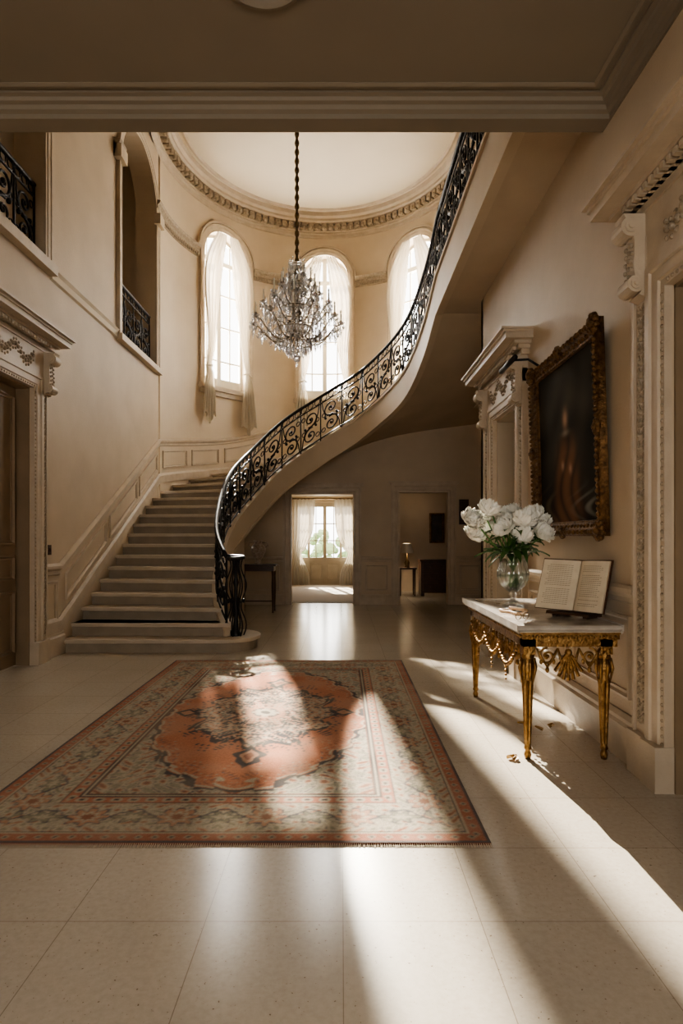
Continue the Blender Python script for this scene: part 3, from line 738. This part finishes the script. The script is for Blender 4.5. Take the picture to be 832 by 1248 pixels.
# ------------------------------------------------------------------ rug
def rug():
    W,L=2.64,4.08; nx,ny=400,618
    xs=np.linspace(-W/2,W/2,nx+1); ys=np.linspace(-L/2,L/2,ny+1)
    U0,V0=np.meshgrid(xs,ys)
    U=U0+.010*np.sin(9*V0+1)+.005*np.sin(31*V0+4*U0); V=V0+.010*np.sin(8*U0)+.005*np.sin(29*U0+3*V0)
    cream=np.array([.47,.41,.31]); salmon=np.array([.50,.205,.12]); navy=np.array([.06,.058,.065]); rose=np.array([.28,.115,.075]); sage=np.array([.27,.26,.195]); lt=np.array([.48,.265,.175])
    C=np.zeros(U.shape+(3,)); C[:]=salmon
    au,av=np.abs(U),np.abs(V)
    e=np.minimum(W/2-np.abs(U0),L/2-np.abs(V0))*1.14
    hor=(L/2-np.abs(V0))<(W/2-np.abs(U0))
    t=np.where(hor,np.abs(U0),np.abs(V0))
    def setc(m,c): C[m]=c
    def P(a,b,s): return np.sin(a*au+2.6*np.sin(17*av+s))*np.sin(b*av+2.6*np.sin(15*au-s))
    p=P(38,36,0); p2=np.sin(78*au+3*np.cos(21*av))*np.sin(73*av+3*np.cos(23*au)); p3=np.sin(120*au+4*np.sin(33*av))*np.sin(115*av+4*np.sin(31*au))
    ph=np.arctan2(V,U)
    q0=((au/.84)**2.4+(av/1.50)**2.2)+.9*np.clip(au/.84+av/1.50-1.10,0,1)
    step=.06*np.sign(np.sin(30*av))*np.abs(np.sin(30*av))**.4+.05*np.sign(np.sin(27*au))+.04*np.cos(18*np.arctan2(av/1.4,au/.8))
    q=q0+step
    fieldm=q<1
    span=~fieldm
    setc(span,cream); setc(span&(p>.38),sage*1.1); setc(span&(p<-.5),lt); setc(span&(p<-.76),rose); setc(span&(np.abs(p)<.04),navy*2.0); setc(span&(p3>.75),navy*2)
    setc(np.abs(q-1)<.055,navy*1.2); setc(np.abs(q-.90)<.025,cream)
    vf=fieldm&(q>.62)&(q<.86)&(p2>.66); setc(vf,rose*1.1); setc(fieldm&(q>.6)&(q<.84)&(p2<-.8),cream*.9)
    setc(fieldm&(np.abs(p)<.025)&(q>.68)&(q<.86),navy*2.5)
    ang=np.arctan2(V/.74,U/.53)
    mm=np.hypot(U/.53,V/.74)-.09*np.cos(12*ang)-.04*np.sign(np.sin(24*ang+3*np.sin(20*au)))
    out=(mm>=1)&(mm<1.22)&(p2>.5); setc(out,navy*1.2)
    md=mm<1.0; setc(md,lt)
    setc(md&(p>.10),navy*1.2); setc(md&(p<-.40),cream); setc(md&(p2>.55),lt*1.1); setc(md&(p2<-.6),navy*1.3); setc(md&(p3>.62),cream)
    setc(np.abs(mm-1)<.04,navy)
    inn=mm<.46; setc(inn,lt*1.15); setc(inn&(p>.4),navy*1.3); setc(inn&(p2>.5),cream); setc(inn&(p3<-.6),rose); setc(np.abs(mm-.46)<.03,navy)
    core=np.hypot(U,V)/(1+.2*np.cos(8*ph))<.09; setc(core,cream); setc(np.hypot(U,V)<.04,navy)
    for s in (-1,1):
        pr_=np.abs(U)/(.12+.03*np.sin(40*V))+np.abs(V-s*.96)/.20; setc(pr_<1,navy); setc(pr_<.6,lt); setc(pr_<.35,rose)
        pr_=np.abs(V)/.11+np.abs(U-s*.64)/.10; setc(pr_<1,navy); setc(pr_<.6,lt)
    setc(e<.60,rose)
    def band(a,b,c): setc((e>=a)&(e<b),c)
    band(0,.02,navy*1.6); band(.02,.095,rose*1.4)
    m=(e>=.025)&(e<.09); setc(m&((np.abs(((t/.08)%1)-.5)*.08+np.abs(e-.058))<.024),cream*.85); setc(m&((np.abs(((t/.08)%1)-.5)*.08+np.abs(e-.058))<.011),navy)
    band(.095,.108,cream); band(.108,.118,navy)
    band(.118,.46,cream)
    m=(e>=.118)&(e<.46); ec=.289
    per=.46; tt=((t/per)%1-.5)*per; r=np.hypot(tt,e-ec); an=np.arctan2(e-ec,tt)
    pp=np.sin(45*t+2.4*np.sin(28*e))*np.sin(44*e+2*np.sin(23*t))
    setc(m&(pp>.6)&(r>.10),lt*.95); setc(m&(pp>.86)&(r>.1),rose); setc(m&(pp<-.68)&(r>.10),sage)
    vine=np.abs(e-ec-.085*np.sin(2*pi*t/per+pi/2)-.01*np.sin(60*t))<.007; setc(m&vine,navy*2)
    setc(m&(np.abs(pp)<.028),navy*2.8)
    ro_=r/(1+.25*np.cos(8*an)+.08*np.sin(15*an)); setc(m&(ro_<.098),navy*1.8); setc(m&(ro_<.086),lt); setc(m&(ro_<.056),cream); setc(m&(ro_<.034),rose)
    tt2=(((t/per)+.5)%1-.5)*per; r2=np.hypot(tt2*.7,(e-ec)*1.1); a2=np.arctan2(e-ec,tt2); ro2=r2/(1+.35*np.cos(6*a2)); setc(m&(ro2<.065),navy*1.8);setc(m&(ro2<.055),sage); setc(m&(ro2<.03),cream)
    band(.46,.471,navy); band(.471,.549,rose*1.6)
    m=(e>=.471)&(e<.549); dd_=np.hypot(((t/.095)%1-.5)*.095,e-.51)/(1+.3*np.cos(4*np.arctan2(e-.51,((t/.095)%1-.5)))); setc(m&(dd_<.026),cream*.9); setc(m&(dd_<.012),navy)
    band(.549,.559,navy); band(.559,.577,cream); band(.577,.588,navy)
    nz=rng.rand(*U.shape)*.30+.85
    low=np.kron(rng.rand(39,26),np.ones((16,16)))
    ker=np.ones(17)/17
    for _ in range(2):
        low=np.apply_along_axis(lambda r_:np.convolve(r_,ker,'same'),0,low); low=np.apply_along_axis(lambda r_:np.convolve(r_,ker,'same'),1,low)
    low=low[:U.shape[0],:U.shape[1]]
    C[1:-1,1:-1]=(C[1:-1,1:-1]*2+C[:-2,1:-1]+C[2:,1:-1]+C[1:-1,:-2]+C[1:-1,2:])/6
    wear=np.clip((low-.35)*1.3,0,.55)[...,None]*.5+.13
    C=C*(nz*(.88+.2*low))[...,None]
    C=C*(1-wear)+np.array([.39,.32,.24])*wear
    Z=.012+.0015*rng.rand(*U.shape)
    co=np.stack([U0,V0,Z],-1).reshape(-1,3)
    idx=np.arange((nx+1)*(ny+1)).reshape(ny+1,nx+1)
    F=np.stack([idx[:-1,:-1],idx[:-1,1:],idx[1:,1:],idx[1:,:-1]],-1).reshape(-1,4)
    me=bpy.data.meshes.new('rug_pile'); me.vertices.add(len(co)); me.vertices.foreach_set('co',co.ravel())
    me.loops.add(F.size); me.loops.foreach_set('vertex_index',F.ravel().astype(np.int32))
    me.polygons.add(len(F)); me.polygons.foreach_set('loop_start',np.arange(0,F.size,4,dtype=np.int32)); me.polygons.foreach_set('loop_total',np.full(len(F),4,dtype=np.int32))
    me.update(); me.validate()
    ca=me.color_attributes.new('Col','FLOAT_COLOR','POINT')
    ca.data.foreach_set('color',np.concatenate([C.reshape(-1,3),np.ones((C.size//3,1))],1).astype(np.float32).ravel())
    me.materials.append(attrmat('rug_wool',.95,.1,.6,220))
    e_=empty('persian_rug',(-.615,4.785,0))
    o=bpy.data.objects.new('pile',me); S.collection.objects.link(o); o.parent=e_
    b=MB(); b.box(-W/2,W/2,-L/2,L/2,0.0005,.0115); b.obj('backing',M('rug_backing',(.2,.09,.06),None,30,.95),e_)
    f=MB()
    for s in (-1,1):
        for i in range(260):
            x=-W/2+W*(i+.5)/260; f.tube([(x,s*L/2,.008),(x+.01*(random.random()-.5),s*(L/2+.02+.01*random.random()),.003)],.002,3)
    f.obj('fringe',paper,e_)
rug()

# ------------------------------------------------------------------ console table
tb=empty('gilt_console_table')
X0,X1,Y0,Y1=1.12,1.80,3.72,5.40
tp=MB(); tp.box(X0,X1,Y0,Y1,.855,.885); tp.box(X0+.015,X1,Y0+.015,Y1-.015,.838,.856); tp.obj('marble_top',marble,tb,bevel=.008)
g=MB()
g.box(X0+.05,X1-.0,Y0+.05,Y1-.05,.79,.838); g.box(X0+.035,X1,Y0+.035,Y1-.035,.825,.838); g.box(X0+.06,X1-.01,Y0+.06,Y0+.09,.74,.80); g.box(X0+.06,X1-.01,Y1-.09,Y1-.06,.74,.80); g.box(X0+.06,X0+.09,Y0+.06,Y1-.06,.74,.80)
legs=[(X0+.10,Y0+.10),(X1-.08,Y0+.10),(X0+.10,Y1-.10),(X1-.08,Y1-.10)]
for x,y in legs:
    g.box(x-.04,x+.04,y-.04,y+.04,.69,.83)
    g.lathe([(.0,0),(.018,0),(.024,.03),(.016,.055),(.026,.07),(.019,.09),(.020,.1),(.036,.52),(.029,.55),(.044,.58),(.048,.61),(.030,.64),(.042,.67),(.035,.70)],(x,y,0),20,mod=lambda t,z:(1+.09*cos(10*t)) if .1<=z<=.53 else 1)
    for k in range(8):
        a=2*pi*k/8; g.tube([(x+.043*cos(a),y+.043*sin(a),.66),(x+.054*cos(a),y+.054*sin(a),.60),(x+.038*cos(a),y+.038*sin(a),.50)],[.009,.011,.003],5)
def scrollband(A,B,depth,mid):
    A=Vector(A);B=Vector(B); D=B-A; Ln=D.length
    f=lambda s,v:(A.x+D.x*s/Ln,A.y+D.y*s/Ln,v)
    nrep=max(2,int(round(Ln/.16))); w=Ln/nrep
    for i in range(nrep):
        c=w*(i+.5); cen=1-abs((c/Ln)*2-1); R=min(w*.42,.055+.015*cen); vc=.70-.05*cen*mid
        sg=1 if c<Ln/2 else -1
        pts=[(c+sg*R*(1-.8*t)*cos(pi*.5+t*2*pi*1.5),vc+R*(1-.8*t)*sin(pi*.5+t*2*pi*1.5)) for t in [j/20 for j in range(21)]]
        g.tube([f(*q) for q in pts],.008,6)
        g.ball(f(c,vc),.014,6,5)
        g.tube([f(c-w/2,.73),f(c-w*.3,.73-.06*mid*cen-.03),f(c,vc-R-.01),f(c+w*.3,.73-.06*mid*cen-.03),f(c+w/2,.73)],[.006,.010,.013,.010,.006],6)
        for q in (-.3,.3): g.ball(f(c+q*w,vc-R*.6),.012,6,4,(1,1,1.6))
        g.ball(f(c,vc-R-.03),.014,6,5,(1,1,1.5))
    for k in range(7):
        a=-pi/2+(k-3)*.32; g.tube([f(Ln/2,.71),f(Ln/2+.09*cos(a)*1.2,.66+.10*sin(a)*mid)],[.008,.012],5)
    g.ball(f(Ln/2,.70),.025,8,6)
scrollband((X0+.07,Y0+.15,0),(X0+.07,Y1-.15,0),.15,1.2)
scrollband((X0+.15,Y0+.07,0),(X1-.12,Y0+.07,0),.15,1.4)
scrollband((X0+.15,Y1-.07,0),(X1-.12,Y1-.07,0),.15,1.2)
for s0,s1 in ((Y0+.17,Y0+.65),(Y0+.55,Y0+1.05),(Y0+.95,Y1-.17)):
    for j in range(17):
        t=j/16; g.ball((X0+.045,s0+(s1-s0)*t,.70-.14*sin(pi*t)),.011+.006*sin(pi*t),6,5)
    for j in range(4): g.ball((X0+.045,(s0+s1)/2,.54-.03*j),.014-.002*j,6,5)
for j in range(60): g.ball((X0+.045,Y0+.07+(Y1-Y0-.14)*j/59,.808),.010,5,4)
for j in range(24): g.ball((X0+.07+(X1-X0-.10)*j/23,Y0+.045,.808),.010,5,4)
g.obj('gilt_frame',gold,tb,smooth=False)
for p_ in bpy.data.objects['gilt_frame'].data.polygons: p_.use_smooth=len(p_.vertices)==4 and p_.area<.0012

# ------------------------------------------------------------------ vase + peonies
TZ=.886
va=empty('peony_bouquet_vase',(1.40,4.76,TZ))
v=MB()
rib=lambda t,z:(1+.035*cos(14*t)) if .14<z<.42 else 1
outp=[(0,.0),(.085,.0),(.088,.012),(.05,.03),(.022,.06),(.02,.085),(.035,.10),(.025,.115),(.05,.13),(.10,.18),(.125,.24),(.125,.29),(.105,.34),(.105,.38),(.135,.43),(.145,.455)]
inp=[(.138,.455),(.125,.43),(.097,.38),(.097,.34),(.116,.29),(.116,.24),(.092,.19),(.04,.145),(0,.14)]
v.lathe(outp+inp,(0,0,0),56,mod=rib); v.obj('glass_vase',glass,va,smooth=True)
w=MB(); w.lathe([(0,.146),(.038,.15),(.086,.192),(.108,.24),(.108,.27),(0,.27)],(0,0,0),28); w.obj('water',glassmat('water',(.93,.97,.93)),va,smooth=True)
def peony_mesh():
    mb=MB()
    for lay,(R,cnt,pm,wd) in enumerate(((.34,6,150,.8),(.48,8,142,.7),(.60,9,134,.62),(.72,11,124,.55),(.84,12,112,.5),(.94,12,98,.48),(1.02,11,84,.5),(1.06,8,66,.6))):
        for c in range(cnt):
            az=2*pi*(c+.5*(lay%2))/cnt+random.uniform(-.2,.2); pmx=math.radians(pm*random.uniform(.86,1.08)); RRn=R*random.uniform(.90,1.08); n=6; vs=[]; fz=random.random()*6
            for j in range(n+1):
                b=j/n; ph=pmx*b
                for k in range(n+1):
                    a=k/n*2-1; ww=wd*(.35+.65*sin(pi*min(1,b*.75+.12)))*(1-.2*b**4)
                    ru=.10*b*b*sin(a*6+fz)+.04*sin(a*3+b*6)
                    phh=ph*(1-.12*a*a*b)+.07*b*sin(a*8+fz); rr=RRn*(1+ru+.14*(b**3)*(1 if lay>4 else .1))
                    vs.append((rr*sin(phh)*cos(az+a*ww),rr*sin(phh)*sin(az+a*ww),-rr*cos(phh)*.9))
            mb.add(vs,[(j*(n+1)+k,j*(n+1)+k+1,(j+1)*(n+1)+k+1,(j+1)*(n+1)+k) for j in range(n) for k in range(n)])
    me=bpy.data.meshes.new('peony'); me.from_pydata(mb.v,[],mb.f); me.polygons.foreach_set('use_smooth',[True]*len(me.polygons)); me.materials.append(petal); return me
pms=[peony_mesh() for _ in range(3)]
stems=MB(); lv=MB()
fl_=[(-.28,.05,.62),(-.13,-.12,.66),(-.02,.08,.80),(.03,-.16,.60),(.13,-.04,.77),(.22,.02,.72),(-.19,.15,.78),(.16,.16,.70),(-.32,-.06,.73),(.10,.20,.64),(-.07,-.02,.72),(.22,-.14,.64),(.04,-.18,.73),(-.10,.22,.66),(-.20,-.08,.82),(.21,.24,.62)]
for i,(x,y,z) in enumerate(fl_):
    o=bpy.data.objects.new('peony_%d'%i,pms[i%3]); S.collection.objects.link(o); o.parent=va
    s=random.uniform(.074,.090); o.scale=(s,s,s); o.location=(x,y,z); o.rotation_euler=(-y*1.8+random.uniform(-.2,.2)+.35,x*1.9+random.uniform(-.2,.2),random.random()*6)
    bx,by=-x*.18,-y*.18
    stems.tube([(bx,by,.17),(x*.15,y*.15,.38),(x*.5,y*.5,.50),(x*.95,y*.95,z-.06)],.006,6)
stems.obj('stems',stem,va,smooth=True)
def addleaf(mb,base,dirv,ln,wd,droop):
    d=Vector(dirv).normalized(); side=d.cross(Vector((0,0,1))).normalized(); vs=[]; n=7
    for j in range(n+1):
        t=j/n; c=Vector(base)+d*ln*t+Vector((0,0,-droop*t*t)); ww=wd*sin(pi*(.06+.94*t)**.8)
        vs+=[c-side*ww+Vector((0,0,.012)),c,c+side*ww+Vector((0,0,.012))]
    mb.add(vs,[(3*j+k,3*j+k+1,3*j+k+4,3*j+k+3) for j in range(n) for k in range(2)])
for i in range(85):
    a=random.random()*2*pi; r=random.uniform(.05,.18); z=random.uniform(.42,.64)
    addleaf(lv,(r*cos(a)*.85,r*sin(a),z),(cos(a+random.uniform(-.6,.6)),sin(a+random.uniform(-.6,.6)),random.uniform(-.3,.7)),random.uniform(.10,.18),random.uniform(.02,.034),random.uniform(.02,.12))
lv.obj('leaves',leaf,va,smooth=True)

# ------------------------------------------------------------------ open book on stand
bk=empty('open_book',(1.625,4.12,TZ+.003),rotz=math.radians(-50))
tilt=math.radians(20)
def BK(u,v,d):
    d=d+abs(u)*.38
    return (u, v*sin(tilt)-d*cos(tilt)+.04, .035+v*cos(tilt)+d*sin(tilt)*.3)
H=.375; Wd=.245
cv=MB()
cv.mbox(BK,-Wd-.012,-.012,0,H+.01,-.012,0); cv.mbox(BK,.012,Wd+.012,0,H+.01,-.012,0); cv.mbox(BK,-.014,.014,0,H+.01,-.016,-.004); cv.obj('cover',leather,bk)
pg=MB()
def pd(t): return .012+.045*math.sin(pi*min(1,t*.9+.04))**.7*(1-.4*t)
for sg in (-1,1):
    n=14; vs=[]
    for i in range(n+1):
        t=i/n; u=sg*(.004+(Wd-.004)*t); d=pd(t)
        vs+=[BK(u,.006,0),BK(u,.006,d),BK(u,H,d),BK(u,H,0)]
    fs=[(4*i+k,4*i+(k+1)%4,4*i+4+(k+1)%4,4*i+4+k) for i in range(n) for k in range(4)]+[(0,1,2,3),(4*n+3,4*n+2,4*n+1,4*n)]
    pg.add(vs,fs)
pg.obj('pages',paper,bk)
tx_=MB()
for sg in (-1,1):
    for r in range(22):
        v0=H-.04-r*.0138
        if random.random()<.06: continue
        for i in range(2,12):
            t0,t1=i/14,(i+.85)/14
            if i==11 and random.random()<.5: continue
            u0,u1=sg*(.004+(Wd-.004)*t0),sg*(.004+(Wd-.004)*t1)
            tx_.add([BK(u0,v0,pd(t0)+.0006),BK(u1,v0,pd(t1)+.0006),BK(u1,v0+.0032,pd(t1)+.0006),BK(u0,v0+.0032,pd(t0)+.0006)],[(0,1,2,3)])
tx_.obj('printed_text',ink,bk)
def BS(u,v,d): return (u, v*sin(tilt)-d*cos(tilt)+.04, .035+v*cos(tilt))
sd=MB(); sd.mbox(BS,-.16,.16,-.02,-.002,-.03,.10); sd.mbox(BS,-.13,-.10,-.018,H*.9,-.03,-.016); sd.mbox(BS,.10,.13,-.018,H*.9,-.03,-.016); sd.mbox(BS,-.13,.13,H*.6,H*.6+.03,-.03,-.016)
sd.tube([(0,.17,.27),(0,.17,.02)],.012,6); sd.box(-.13,-.10,-.03,.18,0,.018); sd.box(.10,.13,-.03,.18,0,.018)
sd.obj('wooden_stand',wood,bk,bevel=.003)
nk=empty('bead_necklace',(1.30,4.36,TZ)); nb=MB()
for i in range(64):
    t=i/64*2*pi; r=.08+.025*sin(3*t); nb.ball((r*cos(t)*1.0,r*sin(t)*1.5,.0117),.0115,6,5)
for i in range(16): nb.ball((-.02+.005*i,.06-.010*i+.02*sin(i*.5),.032 if i<12 else .0117),.0115,6,5)
nb.obj('beads',beadm,nk,smooth=True)
sp=empty('reading_glasses',(1.24,4.0,TZ),rotz=.5); sg_=MB()
for s in (-1,1):
    sg_.tube([(s*.035+.027*cos(2*pi*i/16),0.0,.025+.022*sin(2*pi*i/16)) for i in range(17)],.0025,5)
    sg_.tube([(s*.062,0,.03),(s*.064,.06,.025),(s*.06,.13,.004)],.002,4)
sg_.tube([(-.01,0,.029),(0,0,.035),(.01,0,.029)],.0025,4); sg_.obj('rims',brass,sp)

# ------------------------------------------------------------------ painting
pt=empty('framed_oil_painting')
pu0,pu1,pv0,pv1=4.02,5.44,1.46,2.98
def PM(u,v,d): return (RX-.015-d-(v-pv0)*.03,u,v)
f=MB()
f.frame(PM,[(pu1,pv0),(pu1,pv1),(pu0,pv1),(pu0,pv0)],[(0,0),(0,.04),(.015,.06),(.04,.07),(.06,.05),(.085,.035),(.105,.04),(.115,.02),(.12,.010),(.12,0)])
def along(p,q,stp,fn):
    L=math.hypot(q[0]-p[0],q[1]-p[1]); n=int(L/stp)
    for i in range(n+1): fn(p[0]+(q[0]-p[0])*i/n,p[1]+(q[1]-p[1])*i/n,i)
cs=[(pu0,pv0),(pu1,pv0),(pu1,pv1),(pu0,pv1)]; cc=((pu0+pu1)/2,(pv0+pv1)/2)
def inset(p,o): return (p[0]+(o if p[0]<cc[0] else -o),p[1]+(o if p[1]<cc[1] else -o))
for i in range(4):
    a,b=cs[i],cs[(i+1)%4]
    along(inset(a,.03),inset(b,.03),.04,lambda u,v,k:f.ball(PM(u,v,.066),.016+.005*(k%2),6,5))
    along(inset(a,.108),inset(b,.108),.022,lambda u,v,k:f.ball(PM(u,v,.032),.008,5,4))
    along(inset(a,.075),inset(b,.075),.06,lambda u,v,k:f.ball(PM(u,v,.04),.017,6,4))
for c in cs+[(cc[0],pv0),(cc[0],pv1),(pu0,cc[1]),(pu1,cc[1])]:
    co_=c in cs
    cx_,cy_=inset(c,.04) if co_ else ((c[0],c[1]+(.03 if c[1]<cc[1] else -.03)) if c[0]==cc[0] else (c[0]+(.03 if c[0]<cc[0] else -.03),c[1]))
    for k in range(9):
        a=k*2*pi/9; rr_=.055 if co_ else .035; f.ball(PM(cx_+rr_*cos(a),cy_+rr_*sin(a),.062),.026 if co_ else .02,6,5)
    f.ball(PM(cx_,cy_,.075),.035 if co_ else .025,8,6)
f.obj('carved_frame',goldd,pt,smooth=True)
cu0,cu1,cv0,cv1=pu0+.11,pu1-.11,pv0+.11,pv1-.11
nx,ny=130,140; vs=[];cols=[]
def g2(s,t,a,b,sa,sb): return math.exp(-(((s-a)/sa)**2+((t-b)/sb)**2))
for j in range(ny+1):
    for i in range(nx+1):
        s,t=1-i/nx,j/ny
        vs.append(PM(cu0+(cu1-cu0)*i/nx,cv0+(cv1-cv0)*t,.014))
        base=np.array([.022,.018,.012])*(1+1.6*g2(s,t,.5,.8,.5,.35))
        n=.5+.5*sin(7*s+3*sin(5*t))*sin(6*t+2*sin(8*s))
        base=base*(.6+.8*n)
        body=math.exp(-(((s-.5)/(.09+.15*(1-t)))**4))*max(0,min(1,(.58-t)*7))
        fold=.25+.75*abs(sin(17*s+4*t+2*sin(9*t)))
        base=base+np.array([.16,.066,.028])*body*fold
        base=base+np.array([.36,.22,.14])*g2(s,t,.50,.645,.04,.055)
        base=base+np.array([.17,.14,.10])*g2(s,t,.50,.56,.06,.02)
        for hx_,hy_ in ((.44,.36),(.57,.33)): base=base+np.array([.26,.15,.09])*g2(s,t,hx_,hy_,.026,.028)
        sk=g2(s,t,.82,.10,.18,.08)*max(0,sin(25*s+6*sin(20*t))); base=base+np.array([.15,.14,.115])*sk
        sk=g2(s,t,.18,.12,.12,.10)*max(0,sin(22*s+5*sin(14*t))); base=base+np.array([.07,.05,.03])*sk
        cols.append((*base,1))
me=bpy.data.meshes.new('canvas'); me.from_pydata(vs,[],[(j*(nx+1)+i,j*(nx+1)+i+1,(j+1)*(nx+1)+i+1,(j+1)*(nx+1)+i) for j in range(ny) for i in range(nx)])
ca=me.color_attributes.new('Col','FLOAT_COLOR','POINT'); ca.data.foreach_set('color',np.array(cols,dtype=np.float32).ravel())
me.materials.append(attrmat('oil_canvas',.75,.04,.1,60)); o=bpy.data.objects.new('canvas',me); S.collection.objects.link(o); o.parent=pt
lm=MB(); lm.tube([(RX-.02,5.35,3.00),(RX-.14,5.4,3.10),(RX-.30,5.43,3.10),(RX-.32,5.43,3.06)],.012,6); lm.tube([(RX-.32,5.2,3.06),(RX-.32,5.66,3.06)],.024,10); lm.obj('picture_light',iron,pt,smooth=True)

# ------------------------------------------------------------------ small table & urn under stairs
se=empty('side_table',(-1.62,11.35,0)); s_=MB()
s_.box(-.36,.36,-.2,.2,.90,.93); s_.box(-.32,.32,-.17,.17,.80,.90)
for x in (-.3,.3):
    for y in (-.15,.15): s_.lathe([(0,0),(.018,0),(.014,.05),(.028,.5),(.022,.7),(.03,.8)],(x,y,0),8)
s_.box(-.3,.3,-.012,.012,.2,.22)
s_.obj('table_frame',wood,se)
ur=empty('porcelain_urn',(-1.62,11.35,.931)); u_=MB(); u_.lathe([(0,0),(.08,0),(.07,.03),(.04,.06),(.09,.14),(.145,.25),(.14,.33),(.08,.39),(.06,.42),(.10,.46),(.09,.46),(.05,.42)],(0,0,0),20); 
for s in (-1,1): u_.tube([(s*.13,0,.32),(s*.19,0,.36),(s*.17,0,.42),(s*.08,0,.42)],.012,6)
u_.obj('urn_body',ceram,ur,smooth=True)
dr=empty('dresser',(2.38,14.6,0)); d_=MB(); d_.box(-.42,.42,-.25,.25,.08,.86); d_.box(-.45,.45,-.28,.28,.86,.90)
for x in (-.38,.38): d_.box(x-.04,x+.04,-.24,.24,0,.08)
for r in range(3):
    d_.box(-.38,.38,-.265,-.25,.13+.24*r,.33+.24*r); 
    for x in (-.2,.2): d_.ball((x,-.275,.23+.24*r),.02,6,5)
d_.obj('drawers',wood,dr,bevel=.005)
pf=empty('small_painting'); q=MB(); BB=lambda u,v,d:(u,15.6-d,v)
q.frame(BB,[(2.75,1.3),(2.75,2.1),(2.35,2.1),(2.35,1.3)],[(0,0),(0,.04),(.04,.05),(.07,.02),(.07,0)]); q.obj('small_frame',goldd,pf)
q=MB(); q.mbox(BB,2.41,2.69,1.36,2.04,0.001,.015); q.obj('small_canvas',M('dark_canvas',(.06,.04,.03),(.02,.015,.012),8,.5),pf)
lp=empty('table_lamp',(1.64,14.6,0)); q=MB(); q.box(-.22,.22,-.2,.2,.66,.70)
for x in (-.18,.18):
    for y in (-.16,.16): q.lathe([(0,0),(.015,0),(.02,.66)],(x,y,0),8)
q.obj('stand',wood,lp); q=MB(); q.lathe([(0,.70),(.08,.70),(.05,.73),(.07,.82),(.02,.92),(.015,1.1)],(0,0,0),14); q.obj('lamp_base',brass,lp,smooth=True)
q=MB(); q.lathe([(.17,1.06),(.10,1.3)],(0,0,0),20); q.obj('shade',gcloth,lp,smooth=True)
q=MB(); q.mbox(BM,2.56,2.72,1.75,2.25,.02,.05); q.frame(BM,[(2.74,1.73),(2.74,2.27),(2.54,2.27),(2.54,1.73)],[(0,0),(0,.05),(.03,.05),(.03,0)]); q.obj('wall_picture',wood)
sw=MB(); sw.mbox(LM,6.97,7.05,1.24,1.36,0,.012); sw.mbox(LM,7.0,7.02,1.28,1.32,.012,.025); sw.obj('light_switch',wood)
fa=MB()
for x,y,a in ((1.08,3.80,.4),(1.12,3.76,1.4),(1.50,4.35,2.0),(1.58,4.42,1.0),(1.44,4.5,3.0)): addleaf(fa,(x,y,.006),(cos(a),sin(a),.02),.08,.026,-.004)
fa.obj('fallen_leaves',M('dry_leaf',(.45,.28,.08),(.3,.16,.05),20,.6))

# ------------------------------------------------------------------ lights, world, camera
sun=bpy.data.lights.new('sun','SUN'); sun.energy=34; sun.angle=.02; sun.color=(1,.93,.80)
so=bpy.data.objects.new('sun',sun); S.collection.objects.link(so)
d=Vector((.235,-1,-.77)); so.rotation_euler=d.to_track_quat('-Z','Y').to_euler(); so.location=(-3,20,12)
sp_=bpy.data.lights.new('garden_spotlight','SPOT'); sp_.energy=95000; sp_.shadow_soft_size=.03; sp_.color=(1,.93,.80); sp_.spot_size=math.radians(11.5); sp_.spot_blend=.35  # added lamp beyond the middle window, lays extra sunbeam streaks on the floor
so2=bpy.data.objects.new('garden_spotlight',sp_); S.collection.objects.link(so2); so2.location=(-.70,17.5,8.6)
so2.rotation_euler=(Vector((.78,2.8,0))-Vector((-.70,17.5,8.6))).to_track_quat('-Z','Y').to_euler(); so2.scale=(.46,1,1)
w=bpy.data.worlds.new('World'); S.world=w; w.use_nodes=True; bg=w.node_tree.nodes['Background']; bg.inputs[0].default_value=(1,.98,.95,1); bg.inputs[1].default_value=6
arealight('sky_light_6',(-.5,18.0,1.7),(-.5,15,1.2),1.6,1.6,70,(1,.97,.9))
l=bpy.data.lights.new('lamp_bulb','POINT'); l.energy=22; l.color=(1,.86,.68); l.shadow_soft_size=.06; o=bpy.data.objects.new('lamp_bulb',l); S.collection.objects.link(o); o.location=(1.64,14.6,1.18)
cam=bpy.data.cameras.new('camera'); co=bpy.data.objects.new('camera',cam); S.collection.objects.link(co)
co.location=(0,0,1.45); co.rotation_euler=(pi/2,0,0); cam.sensor_width=36; cam.lens=710*36/1248; cam.shift_y=31/1248; cam.clip_start=.05
S.camera=co
try: S.view_settings.look='AgX - Medium High Contrast'
except Exception as ex: print(ex)
